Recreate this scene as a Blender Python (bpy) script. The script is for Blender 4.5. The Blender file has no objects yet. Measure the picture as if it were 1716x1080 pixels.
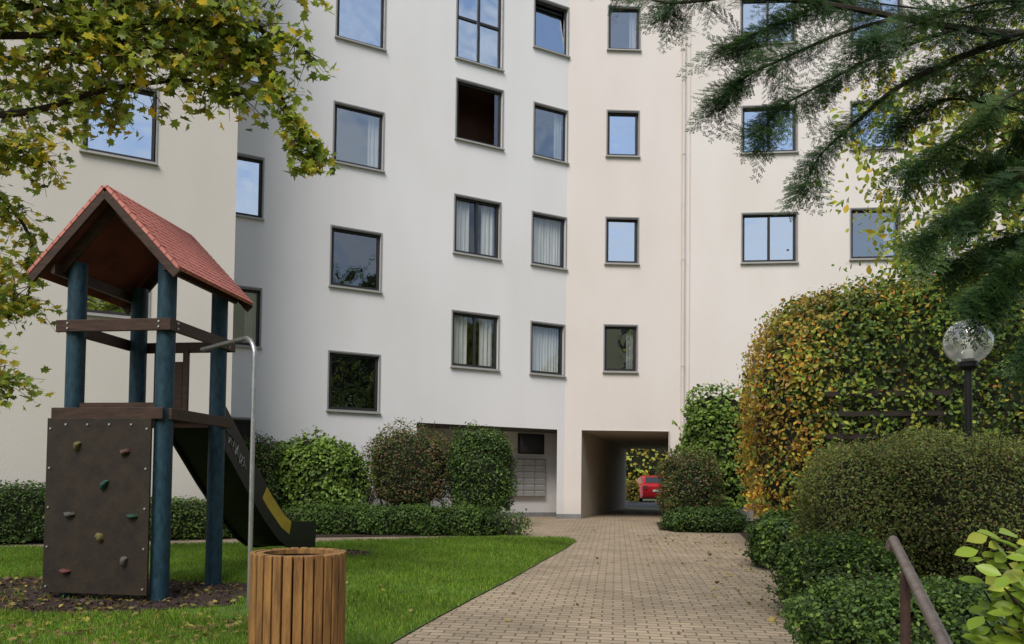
import bpy, math, random
import numpy as np
from mathutils import Vector, Matrix
random.seed(7); rng=np.random.default_rng(7)
S=bpy.context.scene; COL=S.collection
R=math.radians
# ---------------------------------------------------------------- camera
F=26/36*1716; PITCH=R(1.8); ROLL=R(0.7); CY0=812-F*math.tan(PITCH); CZ=0.87
cam=bpy.data.cameras.new('camera'); co=bpy.data.objects.new('camera',cam); COL.objects.link(co)
cam.sensor_fit='HORIZONTAL'; cam.sensor_width=36; cam.lens=26; cam.shift_y=(CY0-540)/1716; cam.clip_end=900; cam.clip_start=.05
RM=Matrix.Rotation(R(90)+PITCH,3,'X')@Matrix.Rotation(ROLL,3,'Z')
co.matrix_world=Matrix.Translation((0,0,CZ))@RM.to_4x4(); S.camera=co
CAM=Vector((0,0,CZ))
def ray(px,py): return RM@Vector(((px-858)/F,-(py-CY0)/F,-1))
def at(px,py,Y):
    d=ray(px,py); return CAM+d*(Y/d.y)
def gz(Y): return -.0238*(19-min(max(Y,-2),19))
def ground(px,py):
    d=ray(px,py)
    t=(-.0238*19-CZ)/(d.z-.0238*d.y); return CAM+d*t
# ---------------------------------------------------------------- materials
def newmat(name):
    m=bpy.data.materials.new(name); m.use_nodes=True; nt=m.node_tree; nt.nodes.clear()
    o=nt.nodes.new('ShaderNodeOutputMaterial'); return m,nt,o
def mat(name,c1,c2=None,scale=4,rough=.7,metal=0,bump=0,bscale=60,spec=.3,stretch=None,detail=6):
    m,nt,o=newmat(name); L=nt.links
    b=nt.nodes.new('ShaderNodeBsdfPrincipled'); L.new(b.outputs[0],o.inputs[0])
    b.inputs['Roughness'].default_value=rough; b.inputs['Metallic'].default_value=metal
    b.inputs['Specular IOR Level'].default_value=spec
    tc=nt.nodes.new('ShaderNodeTexCoord'); vec=tc.outputs['Object']
    if stretch:
        mp=nt.nodes.new('ShaderNodeMapping'); mp.inputs['Scale'].default_value=stretch; L.new(vec,mp.inputs[0]); vec=mp.outputs[0]
    if c2 is None: c2=tuple(x*.75 for x in c1)
    nz=nt.nodes.new('ShaderNodeTexNoise'); nz.inputs['Scale'].default_value=scale; nz.inputs['Detail'].default_value=detail; nz.inputs['Roughness'].default_value=.65
    L.new(vec,nz.inputs['Vector'])
    cr=nt.nodes.new('ShaderNodeValToRGB'); cr.color_ramp.elements[0].position=.35; cr.color_ramp.elements[1].position=.65
    cr.color_ramp.elements[0].color=(*c2,1); cr.color_ramp.elements[1].color=(*c1,1)
    L.new(nz.outputs['Fac'],cr.inputs[0]); L.new(cr.outputs[0],b.inputs['Base Color'])
    if bump:
        n2=nt.nodes.new('ShaderNodeTexNoise'); n2.inputs['Scale'].default_value=bscale; n2.inputs['Detail'].default_value=4
        L.new(vec,n2.inputs['Vector'])
        bp=nt.nodes.new('ShaderNodeBump'); bp.inputs['Strength'].default_value=bump; bp.inputs['Distance'].default_value=.01
        L.new(n2.outputs['Fac'],bp.inputs['Height']); L.new(bp.outputs[0],b.inputs['Normal'])
    return m
def stucco(name,c):
    m,nt,o=newmat(name); L=nt.links
    b=nt.nodes.new('ShaderNodeBsdfPrincipled'); L.new(b.outputs[0],o.inputs[0]); b.inputs['Roughness'].default_value=.9; b.inputs['Specular IOR Level'].default_value=.1
    tc=nt.nodes.new('ShaderNodeTexCoord')
    n1=nt.nodes.new('ShaderNodeTexNoise'); n1.inputs['Scale'].default_value=.35; n1.inputs['Detail'].default_value=6; L.new(tc.outputs['Object'],n1.inputs['Vector'])
    mp=nt.nodes.new('ShaderNodeMapping'); mp.inputs['Scale'].default_value=(1,1,.3); L.new(tc.outputs['Object'],mp.inputs[0])
    n2=nt.nodes.new('ShaderNodeTexNoise'); n2.inputs['Scale'].default_value=1.1; n2.inputs['Detail'].default_value=7; L.new(mp.outputs[0],n2.inputs['Vector'])
    ad=nt.nodes.new('ShaderNodeMath'); ad.operation='ADD'; L.new(n1.outputs['Fac'],ad.inputs[0]); L.new(n2.outputs['Fac'],ad.inputs[1])
    cr=nt.nodes.new('ShaderNodeValToRGB'); e=cr.color_ramp.elements; e[0].position=.36; e[1].position=.6
    e[0].color=(c[0]*.94,c[1]*.93,c[2]*.91,1); e[1].color=(*c,1)
    hf=nt.nodes.new('ShaderNodeMath'); hf.operation='MULTIPLY'; hf.inputs[1].default_value=.5; L.new(ad.outputs[0],hf.inputs[0]); L.new(hf.outputs[0],cr.inputs[0])
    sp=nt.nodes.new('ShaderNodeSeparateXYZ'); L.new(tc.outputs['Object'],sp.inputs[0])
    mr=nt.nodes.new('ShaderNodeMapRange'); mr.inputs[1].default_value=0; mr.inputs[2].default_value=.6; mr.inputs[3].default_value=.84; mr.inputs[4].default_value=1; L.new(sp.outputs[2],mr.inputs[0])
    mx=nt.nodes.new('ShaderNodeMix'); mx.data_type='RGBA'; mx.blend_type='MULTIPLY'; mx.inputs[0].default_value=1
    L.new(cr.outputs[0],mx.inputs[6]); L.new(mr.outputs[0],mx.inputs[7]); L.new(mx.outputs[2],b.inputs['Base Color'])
    n3=nt.nodes.new('ShaderNodeTexNoise'); n3.inputs['Scale'].default_value=60; n3.inputs['Detail'].default_value=3; L.new(tc.outputs['Object'],n3.inputs['Vector'])
    bp=nt.nodes.new('ShaderNodeBump'); bp.inputs['Strength'].default_value=.35; bp.inputs['Distance'].default_value=.012
    L.new(n3.outputs['Fac'],bp.inputs['Height']); L.new(bp.outputs[0],b.inputs['Normal'])
    return m
def leafmat(name,trans=.35,rough=.5):
    m,nt,o=newmat(name); L=nt.links
    a=nt.nodes.new('ShaderNodeAttribute'); a.attribute_name='Col'
    b=nt.nodes.new('ShaderNodeBsdfPrincipled'); b.inputs['Roughness'].default_value=rough; b.inputs['Specular IOR Level'].default_value=.3
    t=nt.nodes.new('ShaderNodeBsdfTranslucent'); mx=nt.nodes.new('ShaderNodeMixShader'); mx.inputs[0].default_value=trans
    L.new(a.outputs['Color'],b.inputs['Base Color']); L.new(a.outputs['Color'],t.inputs['Color'])
    L.new(b.outputs[0],mx.inputs[1]); L.new(t.outputs[0],mx.inputs[2]); L.new(mx.outputs[0],o.inputs[0]); return m
def glass(name,refl,tint=(.80,.90,1),thr=(.75,.8,.8)):
    m,nt,o=newmat(name); L=nt.links
    g=nt.nodes.new('ShaderNodeBsdfGlossy'); g.inputs['Roughness'].default_value=.015; g.inputs['Color'].default_value=(*tint,1)
    tc=nt.nodes.new('ShaderNodeTexCoord'); n=nt.nodes.new('ShaderNodeTexNoise'); n.inputs['Scale'].default_value=1.6; n.inputs['Detail'].default_value=1
    L.new(tc.outputs['Object'],n.inputs['Vector']); bp=nt.nodes.new('ShaderNodeBump'); bp.inputs['Strength'].default_value=.35; bp.inputs['Distance'].default_value=.05
    L.new(n.outputs['Fac'],bp.inputs['Height']); L.new(bp.outputs[0],g.inputs['Normal'])
    t=nt.nodes.new('ShaderNodeBsdfTransparent'); t.inputs['Color'].default_value=(*thr,1)
    mx=nt.nodes.new('ShaderNodeMixShader'); mx.inputs[0].default_value=refl
    L.new(t.outputs[0],mx.inputs[1]); L.new(g.outputs[0],mx.inputs[2]); L.new(mx.outputs[0],o.inputs[0]); return m
def brickmat(name,c1,c2,mortar,bw,bh,ms=.006,rot=0,rough=.85,bump=.6,coords='Object',offset=.5,bigvar=.25):
    m,nt,o=newmat(name); L=nt.links
    b=nt.nodes.new('ShaderNodeBsdfPrincipled'); b.inputs['Roughness'].default_value=rough; b.inputs['Specular IOR Level'].default_value=.2; L.new(b.outputs[0],o.inputs[0])
    tc=nt.nodes.new('ShaderNodeTexCoord'); mp=nt.nodes.new('ShaderNodeMapping'); mp.inputs['Rotation'].default_value=(0,0,rot); L.new(tc.outputs[coords],mp.inputs[0])
    nw=nt.nodes.new('ShaderNodeTexNoise'); nw.inputs['Scale'].default_value=3; L.new(mp.outputs[0],nw.inputs['Vector'])
    sb=nt.nodes.new('ShaderNodeVectorMath'); sb.operation='MULTIPLY_ADD'; sb.inputs[1].default_value=(.03,.03,0); L.new(nw.outputs['Color'],sb.inputs[0]); L.new(mp.outputs[0],sb.inputs[2])
    br=nt.nodes.new('ShaderNodeTexBrick'); br.offset=offset; br.inputs['Scale'].default_value=1
    br.inputs['Brick Width'].default_value=bw; br.inputs['Row Height'].default_value=bh; br.inputs['Mortar Size'].default_value=ms; br.inputs['Mortar Smooth'].default_value=.5
    br.inputs['Color1'].default_value=(*c1,1); br.inputs['Color2'].default_value=(*c2,1); br.inputs['Mortar'].default_value=(*mortar,1)
    L.new(sb.outputs[0],br.inputs['Vector'])
    n=nt.nodes.new('ShaderNodeTexNoise'); n.inputs['Scale'].default_value=.9; n.inputs['Detail'].default_value=9; n.inputs['Roughness'].default_value=.75; L.new(tc.outputs[coords],n.inputs['Vector'])
    mr=nt.nodes.new('ShaderNodeMapRange'); mr.inputs[1].default_value=.3; mr.inputs[2].default_value=.7; mr.inputs[3].default_value=1-bigvar; mr.inputs[4].default_value=1+bigvar; L.new(n.outputs['Fac'],mr.inputs[0])
    mx=nt.nodes.new('ShaderNodeMix'); mx.data_type='RGBA'; mx.blend_type='MULTIPLY'; mx.inputs[0].default_value=1
    L.new(br.outputs['Color'],mx.inputs[6]); L.new(mr.outputs[0],mx.inputs[7]); L.new(mx.outputs[2],b.inputs['Base Color'])
    bp=nt.nodes.new('ShaderNodeBump'); bp.inputs['Strength'].default_value=bump; bp.inputs['Distance'].default_value=.008; bp.invert=True
    L.new(br.outputs['Fac'],bp.inputs['Height']); L.new(bp.outputs[0],b.inputs['Normal'])
    return m
M={}
M['wallL']=stucco('stucco_sand',(.64,.595,.535)); M['wallM']=stucco('stucco_white',(.775,.755,.745)); M['wallR']=stucco('stucco_cream',(.755,.685,.635)); M['wallR2']=stucco('stucco_cream_light',(.76,.70,.655))
M['plinth']=mat('plinth_grey',(.25,.25,.25),rough=.9)
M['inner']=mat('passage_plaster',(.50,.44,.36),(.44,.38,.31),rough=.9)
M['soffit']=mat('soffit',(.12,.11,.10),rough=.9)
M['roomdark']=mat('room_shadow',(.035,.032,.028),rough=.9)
M['roomwarm']=mat('room_warm',(.12,.06,.04),rough=.9)
M['curtain']=mat('curtain_white',(.62,.62,.60),(.42,.42,.41),scale=9,stretch=(3,3,.1),rough=.9)
M['alu']=mat('aluminium_frame',(.30,.29,.28),(.26,.25,.24),rough=.45,scale=20)
M['dframe']=mat('dark_window_frame',(.035,.033,.033),rough=.45)
M['gsky']=glass('glass_reflective',.76); M['gmid']=glass('glass_mixed',.34,thr=(.85,.88,.86)); M['gdark']=glass('glass_dark',.18); M['gcur']=glass('glass_clear',.12,thr=(.92,.94,.93))
M['pipe']=mat('downpipe_paint',(.68,.61,.56),(.62,.56,.51),rough=.5)
M['steel']=mat('galvanised_steel',(.50,.49,.47),(.38,.37,.35),scale=15,rough=.38,metal=.9)
M['railsteel']=mat('weathered_steel',(.30,.25,.22),(.17,.12,.10),scale=18,rough=.42,metal=.7)
M['rust']=mat('rusty_brown_paint',(.10,.05,.035),(.05,.03,.025),scale=25,rough=.7)
M['post']=mat('teal_post',(.020,.060,.085),(.008,.026,.040),scale=28,rough=.55,bump=.3,bscale=60,stretch=(1,1,.35))
M['brown']=mat('brown_board',(.038,.026,.016),(.020,.014,.010),scale=6,rough=.65,bump=.2,bscale=40)
M['brown2']=mat('brown_beam',(.070,.036,.022),(.032,.018,.012),scale=12,rough=.6,stretch=(.3,3,3))
M['black']=mat('black_plastic',(.010,.010,.011),(.016,.016,.016),scale=6,rough=.45)
M['yellow']=mat('yellow_plastic',(.60,.42,.045),(.45,.31,.03),rough=.5)
M['roofu']=mat('roof_underside',(.22,.06,.045),(.13,.038,.03),rough=.8)
M['bolt']=mat('bolt_steel',(.5,.48,.45),rough=.4,metal=.7)
M['hwood']=mat('bin_slat_wood',(.36,.185,.055),(.15,.075,.028),scale=5,rough=.6,stretch=(5,5,.6),bump=.4,bscale=30)
M['liner']=mat('bin_liner_metal',(.06,.055,.05),(.04,.035,.032),rough=.6,metal=.3)
M['bark']=mat('bark',(.055,.04,.03),(.025,.02,.015),scale=20,rough=.9,bump=.8,bscale=30)
M['core']=mat('dark_core_fill',(.026,.030,.014),(.014,.016,.009),scale=20,rough=1,bump=1,bscale=25)  # dark colour of the added filler cores inside shrubs
M['leaf']=leafmat('leaf'); M['maple']=leafmat('maple_leaf',.5,.45); M['needle']=leafmat('needle',.3,.5); M['glossleaf']=leafmat('glossy_leaf',.4,.3); M['blade']=leafmat('grass_blade',.4,.5)
M['soil']=mat('garden_soil',(.055,.038,.025),(.03,.02,.014),scale=12,rough=1,bump=1,bscale=40)
M['mulch']=mat('bark_mulch',(.060,.036,.028),(.02,.013,.010),scale=35,rough=1,bump=1,bscale=60)
M['lawn']=mat('lawn_turf',(.10,.165,.028),(.06,.10,.02),scale=3,rough=1,bump=.6,bscale=120)
M['field']=mat('open_ground',(.10,.15,.045),(.08,.11,.04),scale=.5,rough=1)
M['pave']=brickmat('paving_blocks',(.375,.295,.205),(.28,.22,.155),(.14,.115,.072),.19,.098,.009,rot=R(8),bump=.7,bigvar=.22)
M['asphalt']=mat('asphalt',(.09,.09,.09),(.07,.07,.07),scale=30,rough=.9)
M['shingle']=brickmat('red_shingles',(.60,.23,.18),(.50,.18,.14),(.20,.06,.05),.12,.09,.006,coords='UV',bump=.8,bigvar=.15,rough=.65)
M['shr']=mat('shingle_red',(.66,.245,.195),(.53,.175,.140),scale=11,rough=.65,bump=.3)
M['carred']=mat('red_car_paint',(.6,.018,.02),(.55,.014,.016),rough=.2,spec=.6)
M['tyre']=mat('tyre_rubber',(.02,.02,.02),rough=.8)
M['carglass']=mat('car_glass',(.03,.035,.04),rough=.08,spec=.8)
M['white']=mat('white_plastic',(.75,.75,.72),rough=.4)
M['mail']=mat('mailbox_metal',(.40,.39,.37),(.36,.35,.33),rough=.5,metal=.1)
M['trellis']=mat('dark_trellis_wood',(.03,.022,.016),rough=.8)
M['oppwall']=stucco('stucco_yellow',(.72,.60,.36))
# ---------------------------------------------------------------- mesh builder
def world_mat(o):
    m=Matrix.Translation(o.location)@o.rotation_euler.to_matrix().to_4x4()
    if o.parent: m=world_mat(o.parent)@o.matrix_parent_inverse@m
    return m
def parent_inv(p): return world_mat(p).inverted()
class MB:
    def __init__(s): s.v=[]; s.f=[]
    def poly(s,pts):
        i=len(s.v); s.v+= [tuple(p) for p in pts]; s.f.append(tuple(range(i,i+len(pts))))
    def box(s,c,h,ax=None):
        c=Vector(c); X,Y,Z=ax if ax else (Vector((1,0,0)),Vector((0,1,0)),Vector((0,0,1)))
        i=len(s.v)
        for sx in(-1,1):
            for sy in(-1,1):
                for sz in(-1,1): s.v.append(tuple(c+X*h[0]*sx+Y*h[1]*sy+Z*h[2]*sz))
        for f in((0,1,3,2),(4,6,7,5),(0,4,5,1),(2,3,7,6),(0,2,6,4),(1,5,7,3)): s.f.append(tuple(i+k for k in f))
    def beam(s,a,b,w,h,up=(0,0,1)):
        a=Vector(a); b=Vector(b); d=(b-a); L=d.length; d.normalize(); u=Vector(up); sd=d.cross(u).normalized(); u=sd.cross(d)
        s.box((a+b)/2,(L/2,w/2,h/2),(d,sd,u))
    def tube(s,pts,r,n=10,caps=True):
        pts=[Vector(p) for p in pts]; rs=r if isinstance(r,(list,tuple)) else [r]*len(pts)
        base=len(s.v); prev=None
        for k,p in enumerate(pts):
            d=(pts[min(k+1,len(pts)-1)]-pts[max(k-1,0)]).normalized()
            if prev is None: prev=d.orthogonal().normalized()
            a=(prev-d*prev.dot(d)).normalized(); prev=a; b=d.cross(a)
            for j in range(n):
                t=2*math.pi*j/n; s.v.append(tuple(p+(a*math.cos(t)+b*math.sin(t))*rs[k]))
        for k in range(len(pts)-1):
            for j in range(n):
                a=base+k*n+j; b=base+k*n+(j+1)%n; s.f.append((a,b,b+n,a+n))
        if caps:
            s.f.append(tuple(base+j for j in range(n))[::-1]); s.f.append(tuple(base+(len(pts)-1)*n+j for j in range(n)))
    def lathe(s,c,prof,n=24):
        c=Vector(c); b=len(s.v)
        for r,z in prof:
            for j in range(n):
                t=2*math.pi*j/n; s.v.append((c.x+r*math.cos(t),c.y+r*math.sin(t),c.z+z))
        for k in range(len(prof)-1):
            for j in range(n):
                a=b+k*n+j; q=b+k*n+(j+1)%n; s.f.append((a,q,q+n,a+n))
    def build(s,name,m,parent=None,smooth=False,bevel=0):
        me=bpy.data.meshes.new(name); me.from_pydata(s.v,[],s.f); me.update()
        me.materials.append(m)
        if smooth:
            me.polygons.foreach_set('use_smooth',[True]*len(me.polygons))
            me.set_sharp_from_angle(angle=R(40))
        o=bpy.data.objects.new(name,me); COL.objects.link(o)
        if parent: o.parent=parent; o.matrix_parent_inverse=parent_inv(parent)
        if bevel:
            bv=o.modifiers.new('bevel','BEVEL'); bv.width=bevel; bv.segments=2; bv.limit_method='ANGLE'
        return o
def tag(o,label,cat,group=None,kind=None):
    if label: o['label']=label
    if cat: o['category']=cat
    if group: o['group']=group
    if kind: o['kind']=kind
    return o
def thing(name,loc,label,cat,group=None):
    o=bpy.data.objects.new(name,None); COL.objects.link(o); o.location=loc; o.empty_display_size=.2
    return tag(o,label,cat,group)
def struct(name,mb,m):
    o=mb.build(name,m); o['kind']='structure'; return o
# ---------------------------------------------------------------- leaves
def tmpl_oval():
    v=[(0,-.5,0),(.2,-.25,.03),(.28,.0,.05),(.2,.27,.04),(0,.5,-.04),(-.2,.27,.04),(-.28,0,.05),(-.2,-.25,.03)]
    return np.array(v),[(0,1,2,3,4),(0,4,5,6,7)]
def tmpl_diamond(): return np.array([(0,-.5,0),(.3,0,.05),(0,.5,0),(-.3,0,.05)]),[(0,1,2,3)]
def tmpl_maple():
    r=[(0,-.45),(.14,-.40),(.34,-.44),(.26,-.2),(.58,.02),(.36,.06),(.38,.30),(.15,.22),(0,.62)]
    v=[(x,y,.18*abs(x)-.1*y*y) for x,y in r]+[(-x,y,.18*abs(x)-.1*y*y) for x,y in r[1:-1]]
    return np.array(v),[tuple(range(9)),(0,8)+tuple(range(15,8,-1))]
def norm(a): return a/np.maximum(np.linalg.norm(a,axis=1,keepdims=True),1e-9)
def leafobj(name,C,Nn,T,size,cols,tm,m,parent=None):
    tv,tf=tm; C=np.asarray(C,float); n=len(C); k=len(tv)
    Nn=norm(np.asarray(Nn,float)); T=np.asarray(T,float); T=T-(T*Nn).sum(1,keepdims=True)*Nn; T=norm(T+1e-6); B=np.cross(T,Nn)
    size=np.broadcast_to(np.asarray(size,float),(n,))[:,None,None]
    V=C[:,None,:]+size*(tv[None,:,0:1]*B[:,None,:]+tv[None,:,1:2]*T[:,None,:]+tv[None,:,2:3]*Nn[:,None,:])
    V=V.reshape(-1,3)
    lt=np.array([len(f) for f in tf]); lv=np.concatenate([np.array(f) for f in tf])
    me=bpy.data.meshes.new(name); me.vertices.add(n*k); me.vertices.foreach_set('co',V.ravel())
    LV=(lv[None,:]+np.arange(n)[:,None]*k).ravel(); me.loops.add(len(LV)); me.loops.foreach_set('vertex_index',LV.astype(np.int32))
    LT=np.tile(lt,n); LS=np.concatenate([[0],np.cumsum(LT)[:-1]])
    me.polygons.add(len(LT)); me.polygons.foreach_set('loop_start',LS.astype(np.int32))
    try: me.polygons.foreach_set('loop_total',LT.astype(np.int32))
    except Exception: pass
    me.update(calc_edges=True); me.validate()
    at_=me.color_attributes.new('Col','FLOAT_COLOR','POINT')
    cc=np.repeat(np.concatenate([np.clip(cols,0,1),np.ones((n,1))],1),k,axis=0)
    at_.data.foreach_set('color',cc.ravel())
    me.materials.append(m); o=bpy.data.objects.new(name,me); COL.objects.link(o)
    if parent: o.parent=parent; o.matrix_parent_inverse=parent_inv(parent)
    return o
def cn(P,s,seed):
    r=np.random.default_rng(seed); out=0
    for i in range(7):
        k=r.normal(size=3)*s*(1+.35*i); out=out+np.sin(P@k+r.uniform(0,6.28))/(1+.3*i)
    return out/2.6
def colmix(cols,w,n,jit=.25):
    w=np.asarray(w,float); w=w/w.sum(); c=np.array(cols)[rng.choice(len(cols),n,p=w)]
    return c*(1+rng.uniform(-jit,jit,(n,1)))
G_D=(.042,.084,.020); G_M=(.092,.160,.030); G_L=(.19,.285,.045); G_Y=(.38,.39,.055); YEL=(.60,.43,.05); ORA=(.52,.22,.04); BRN=(.20,.12,.055)
def superpts(n,h,p,rnd=rng):
    a,b,c=h; ar=np.array([b*c,b*c,a*c,a*c,a*b]); f=rnd.choice(5,n,p=ar/ar.sum()); u=rnd.uniform(-1,1,(n,3))
    u[f==0,0]=-1; u[f==1,0]=1; u[f==2,1]=-1; u[f==3,1]=1; u[f==4,2]=1
    q=(np.abs(u)**p).sum(1)**(-1/p); u=u*q[:,None]
    nn=np.sign(u)*np.abs(u)**(p-1)/np.array([a,b,c]); return u*np.array([a,b,c]),norm(nn)
def shrub(name,label,cat,ctr,h,p=3,rot=0,n=5000,leaf=.04,cols=(G_D,G_M,G_L),w=(1,2,1),lump=.07,freq=3,fuzz=.06,group=None,tm=None,colfn=None,core=.86,up=.3,m='leaf',wisps=0,deep=.14,gap=-1.0):
    ctr=np.array(ctr,float); root=thing(name,tuple(ctr),label,cat,group)
    sd=int(rng.integers(1e6)); c0=ctr+np.array([0,0,h[2]])
    P,Nn=superpts(n,h,p); ca,sa=math.cos(rot),math.sin(rot); Rm=np.array([[ca,-sa,0],[sa,ca,0],[0,0,1]])
    lumpv=cn(P,freq,sd); fine=cn(P,freq*3.2,sd+1)
    rad=1+lump*lumpv+lump*.5*fine
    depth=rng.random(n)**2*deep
    Q=P*(rad-depth)[:,None]+Nn*(rng.normal(size=(n,1))*fuzz*.5+fuzz*.3)
    Q=Q@Rm.T+c0; Nw=Nn@Rm.T
    Nj=Nw+rng.normal(size=(n,3))*.65+np.array([0,0,up]); T=rng.normal(size=(n,3))+np.array([0,0,-.2])+Nw*.5
    col=colmix(cols,w,n)
    if colfn is not None: col=colfn(Q,P/np.array(h),col)
    col=col*(1+.28*lumpv+.12*fine-.3*depth/deep)[:,None]  # lumps tinted lighter, hollows and deep leaves darker: shade put into leaf colour
    Q[:,2]=np.maximum(Q[:,2],ctr[2]+.01)
    s=leaf*rng.uniform(.65,1.25,n)
    kp=fine>gap
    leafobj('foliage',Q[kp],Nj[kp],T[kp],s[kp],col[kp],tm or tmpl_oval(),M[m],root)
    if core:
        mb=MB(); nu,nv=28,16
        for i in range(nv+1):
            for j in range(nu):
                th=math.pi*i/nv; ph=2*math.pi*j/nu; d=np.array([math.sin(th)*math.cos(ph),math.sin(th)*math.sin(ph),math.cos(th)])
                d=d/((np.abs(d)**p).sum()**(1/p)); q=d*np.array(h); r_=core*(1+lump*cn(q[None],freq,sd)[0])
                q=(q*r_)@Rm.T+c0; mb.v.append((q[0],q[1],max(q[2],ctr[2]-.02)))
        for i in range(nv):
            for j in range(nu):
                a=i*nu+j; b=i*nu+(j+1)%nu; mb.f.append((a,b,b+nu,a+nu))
        mb.build('filler_core',M['core'],root,smooth=True)  # added solid dark core, keeps the foliage from being see-through
    if wisps:
        mb=MB(); lp=[];
        P2,N2=superpts(wisps,h,p); P2=P2@Rm.T+c0; N2=N2@Rm.T
        for q,nn in zip(P2,N2):
            q=Vector(q); d=(Vector(nn)+Vector((rng.normal()*.3,rng.normal()*.3,1.0))).normalized(); L=rng.uniform(.08,.28)
            mb.tube([q-d*.1,q+d*L*.6,q+d*L+Vector((rng.normal()*.02,rng.normal()*.02,0))],[.004,.003,.002],4)
            for t in np.linspace(.1,1,7): lp.append(q+d*L*t+Vector(rng.normal(size=3)*.015))
        so_=mb.build('shoots',M['bark'],root); so_['kind']='stuff'
        k=len(lp); leafobj('shoot_leaves',np.array([tuple(x) for x in lp]),rng.normal(size=(k,3))+[0,0,1],rng.normal(size=(k,3)),leaf*rng.uniform(.7,1.2,k),colmix(cols,w,k)*1.2,tm or tmpl_oval(),M[m],root)
    return root
def spx(name,label,cat,pl,pr,yt,Y,depth,zb=None,**k):
    Yc=Y+depth*.4; L=at(pl,yt,Yc); Rr=at(pr,yt,Yc); T=at((pl+pr)/2,yt,Yc); g=gz(Y) if zb is None else zb
    return shrub(name,label,cat,((L.x+Rr.x)/2,Y+depth/2,g-.02),((Rr.x-L.x)/2,depth/2,(T.z-g)/2),**k)
# ---------------------------------------------------------------- ground
mb=MB()
ys=[-300,-2,19,500]; 
for a,b in zip(ys[:-1],ys[1:]): mb.poly([(-400,a,gz(a)-.02),(400,a,gz(a)-.02),(400,b,gz(b)-.02),(-400,b,gz(b)-.02)])
struct('ground',mb,M['field'])
mb=MB(); mb.poly([(-14,-2,gz(-2)),(9,-2,gz(-2)),(9,19,0),(-14,19,0)]); mb.poly([(-14,19,0),(9,19,0),(9,29,0),(-14,29,0)])
struct('paved_path',mb,M['pave'])
def gp(pts): return [tuple(ground(*p)) for p in pts]
def sheet(name,pts,dz,m):
    mb=MB(); mb.poly([(x,y,gz(y)+dz) for x,y in pts]); o=mb.build(name,m); o['kind']='structure'; return o
edge=[(650,1084),(730,1038),(800,1001),(860,970),(905,944),(945,922),(966,908),(950,903),(880,901),(780,902),(700,905),(600,908),(520,911)]
E=[(p[0],p[1]) for p in gp(edge)]
lawn=[(E[0][0]-1.3,2.2)]+E+[(-9.6,E[-1][1]-1.9),(-9.6,2.2)]
sheet('lawn',lawn,.012,M['lawn'])
rb=[(p[0],p[1]) for p in gp([(1360,1084),(1335,1020),(1300,955),(1265,920),(1238,893),(1105,889),(1100,876)])]
bed=[(rb[0][0]-.5,2.0)]+rb+[(6,19.0),(8.9,19.0),(8.9,2.0)]
sheet('planting_bed',bed,.010,M['soil'])
lb=[(p[0],p[1]) for p in gp([(875,885),(870,898),(640,900),(480,902),(330,903)])]
sheet('hedge_bed',[lb[0]]+lb[1:]+[(-9.2,11.5),(-9.2,12.6),(-4.5,16),(-.2,18.2)],.010,M['soil'])
def inpoly(P,poly):
    x,y=P[:,0],P[:,1]; r=np.zeros(len(P),bool); n=len(poly); j=n-1
    for i in range(n):
        xi,yi=poly[i]; xj,yj=poly[j]
        c=((yi>y)!=(yj>y))&(x<(xj-xi)*(y-yi)/((yj-yi) or 1e-9)+xi); r^=c; j=i
    return r
GZ=lambda y:-.0238*(19-np.clip(y,-2,19))
def blob(cx,cy,rx,ry,n=40,j=.12,sd=1):
    r=random.Random(sd); ph=[r.uniform(0,6.28) for _ in range(4)]
    return [(cx+rx*math.cos(t)*(1+j*math.sin(3*t+ph[0])+j*.6*math.sin(7*t+ph[1])),cy+ry*math.sin(t)*(1+j*math.sin(4*t+ph[2])+j*.5*math.sin(9*t+ph[3]))) for t in [2*math.pi*i/n for i in range(n)]]
mul1=blob(-4.3,7.35,2.15,.98,sd=2); mul2=blob(-2.9,10.95,.95,.42,sd=5)
sheet('mulch_ground',mul1,.020,M['mulch']); sheet('mulch_patch',mul2,.020,M['mulch'])
n=330000; P=np.stack([rng.uniform(-8.5,1.2,n),3.2+rng.random(n)**1.5*11,np.zeros(n)],1)
vis=(np.abs(P[:,0]+.2)<P[:,1]*.75+.6)&inpoly(P,lawn)
d1=cn(P*np.array([1,1,0]),4,11)
inm=inpoly(P,mul1)|inpoly(P,mul2); worn=((P[:,0]+4.3)/2.9)**2+((P[:,1]-7.3)/1.6)**2<1
keep=vis&(~inm|(rng.random(n)<.04))&(~worn|(d1>0.0)|(rng.random(n)<.35)); P=P[keep]; d1=d1[keep]; n=len(P)
P[:,2]=GZ(P[:,1])+.012
hgt=rng.uniform(.03,.065,n)*(1+.3*d1); P[:,2]+=hgt*.45
T=np.stack([rng.normal(size=n)*.35,rng.normal(size=n)*.35,np.ones(n)],1); Nn=np.stack([rng.normal(size=n),rng.normal(size=n)-.5,np.zeros(n)],1)
bt=(np.array([(-.07,-.5,0),(.07,-.5,0),(.05,.1,.05),(0,.5,.18),(-.05,.1,.05)]),[(0,1,2,3,4)])
bc=colmix([(.19,.33,.04),(.26,.42,.05),(.13,.24,.032),(.36,.38,.08)],[3,3,1.8,.9],n)*(1+.22*cn(P,1.3,5)+.12*cn(P,6,15))[:,None]
tag(leafobj('grass',P,Nn,T,hgt,bc,bt,M['blade']),'short green lawn grass beside the paved path','grass',kind='stuff')
n=9000; P=np.stack([rng.uniform(-7,-1.8,n),rng.uniform(6,11.6,n),np.zeros(n)],1); P=P[inpoly(P,mul1)|inpoly(P,mul2)]; n=len(P); P[:,2]=GZ(P[:,1])+.03
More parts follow.
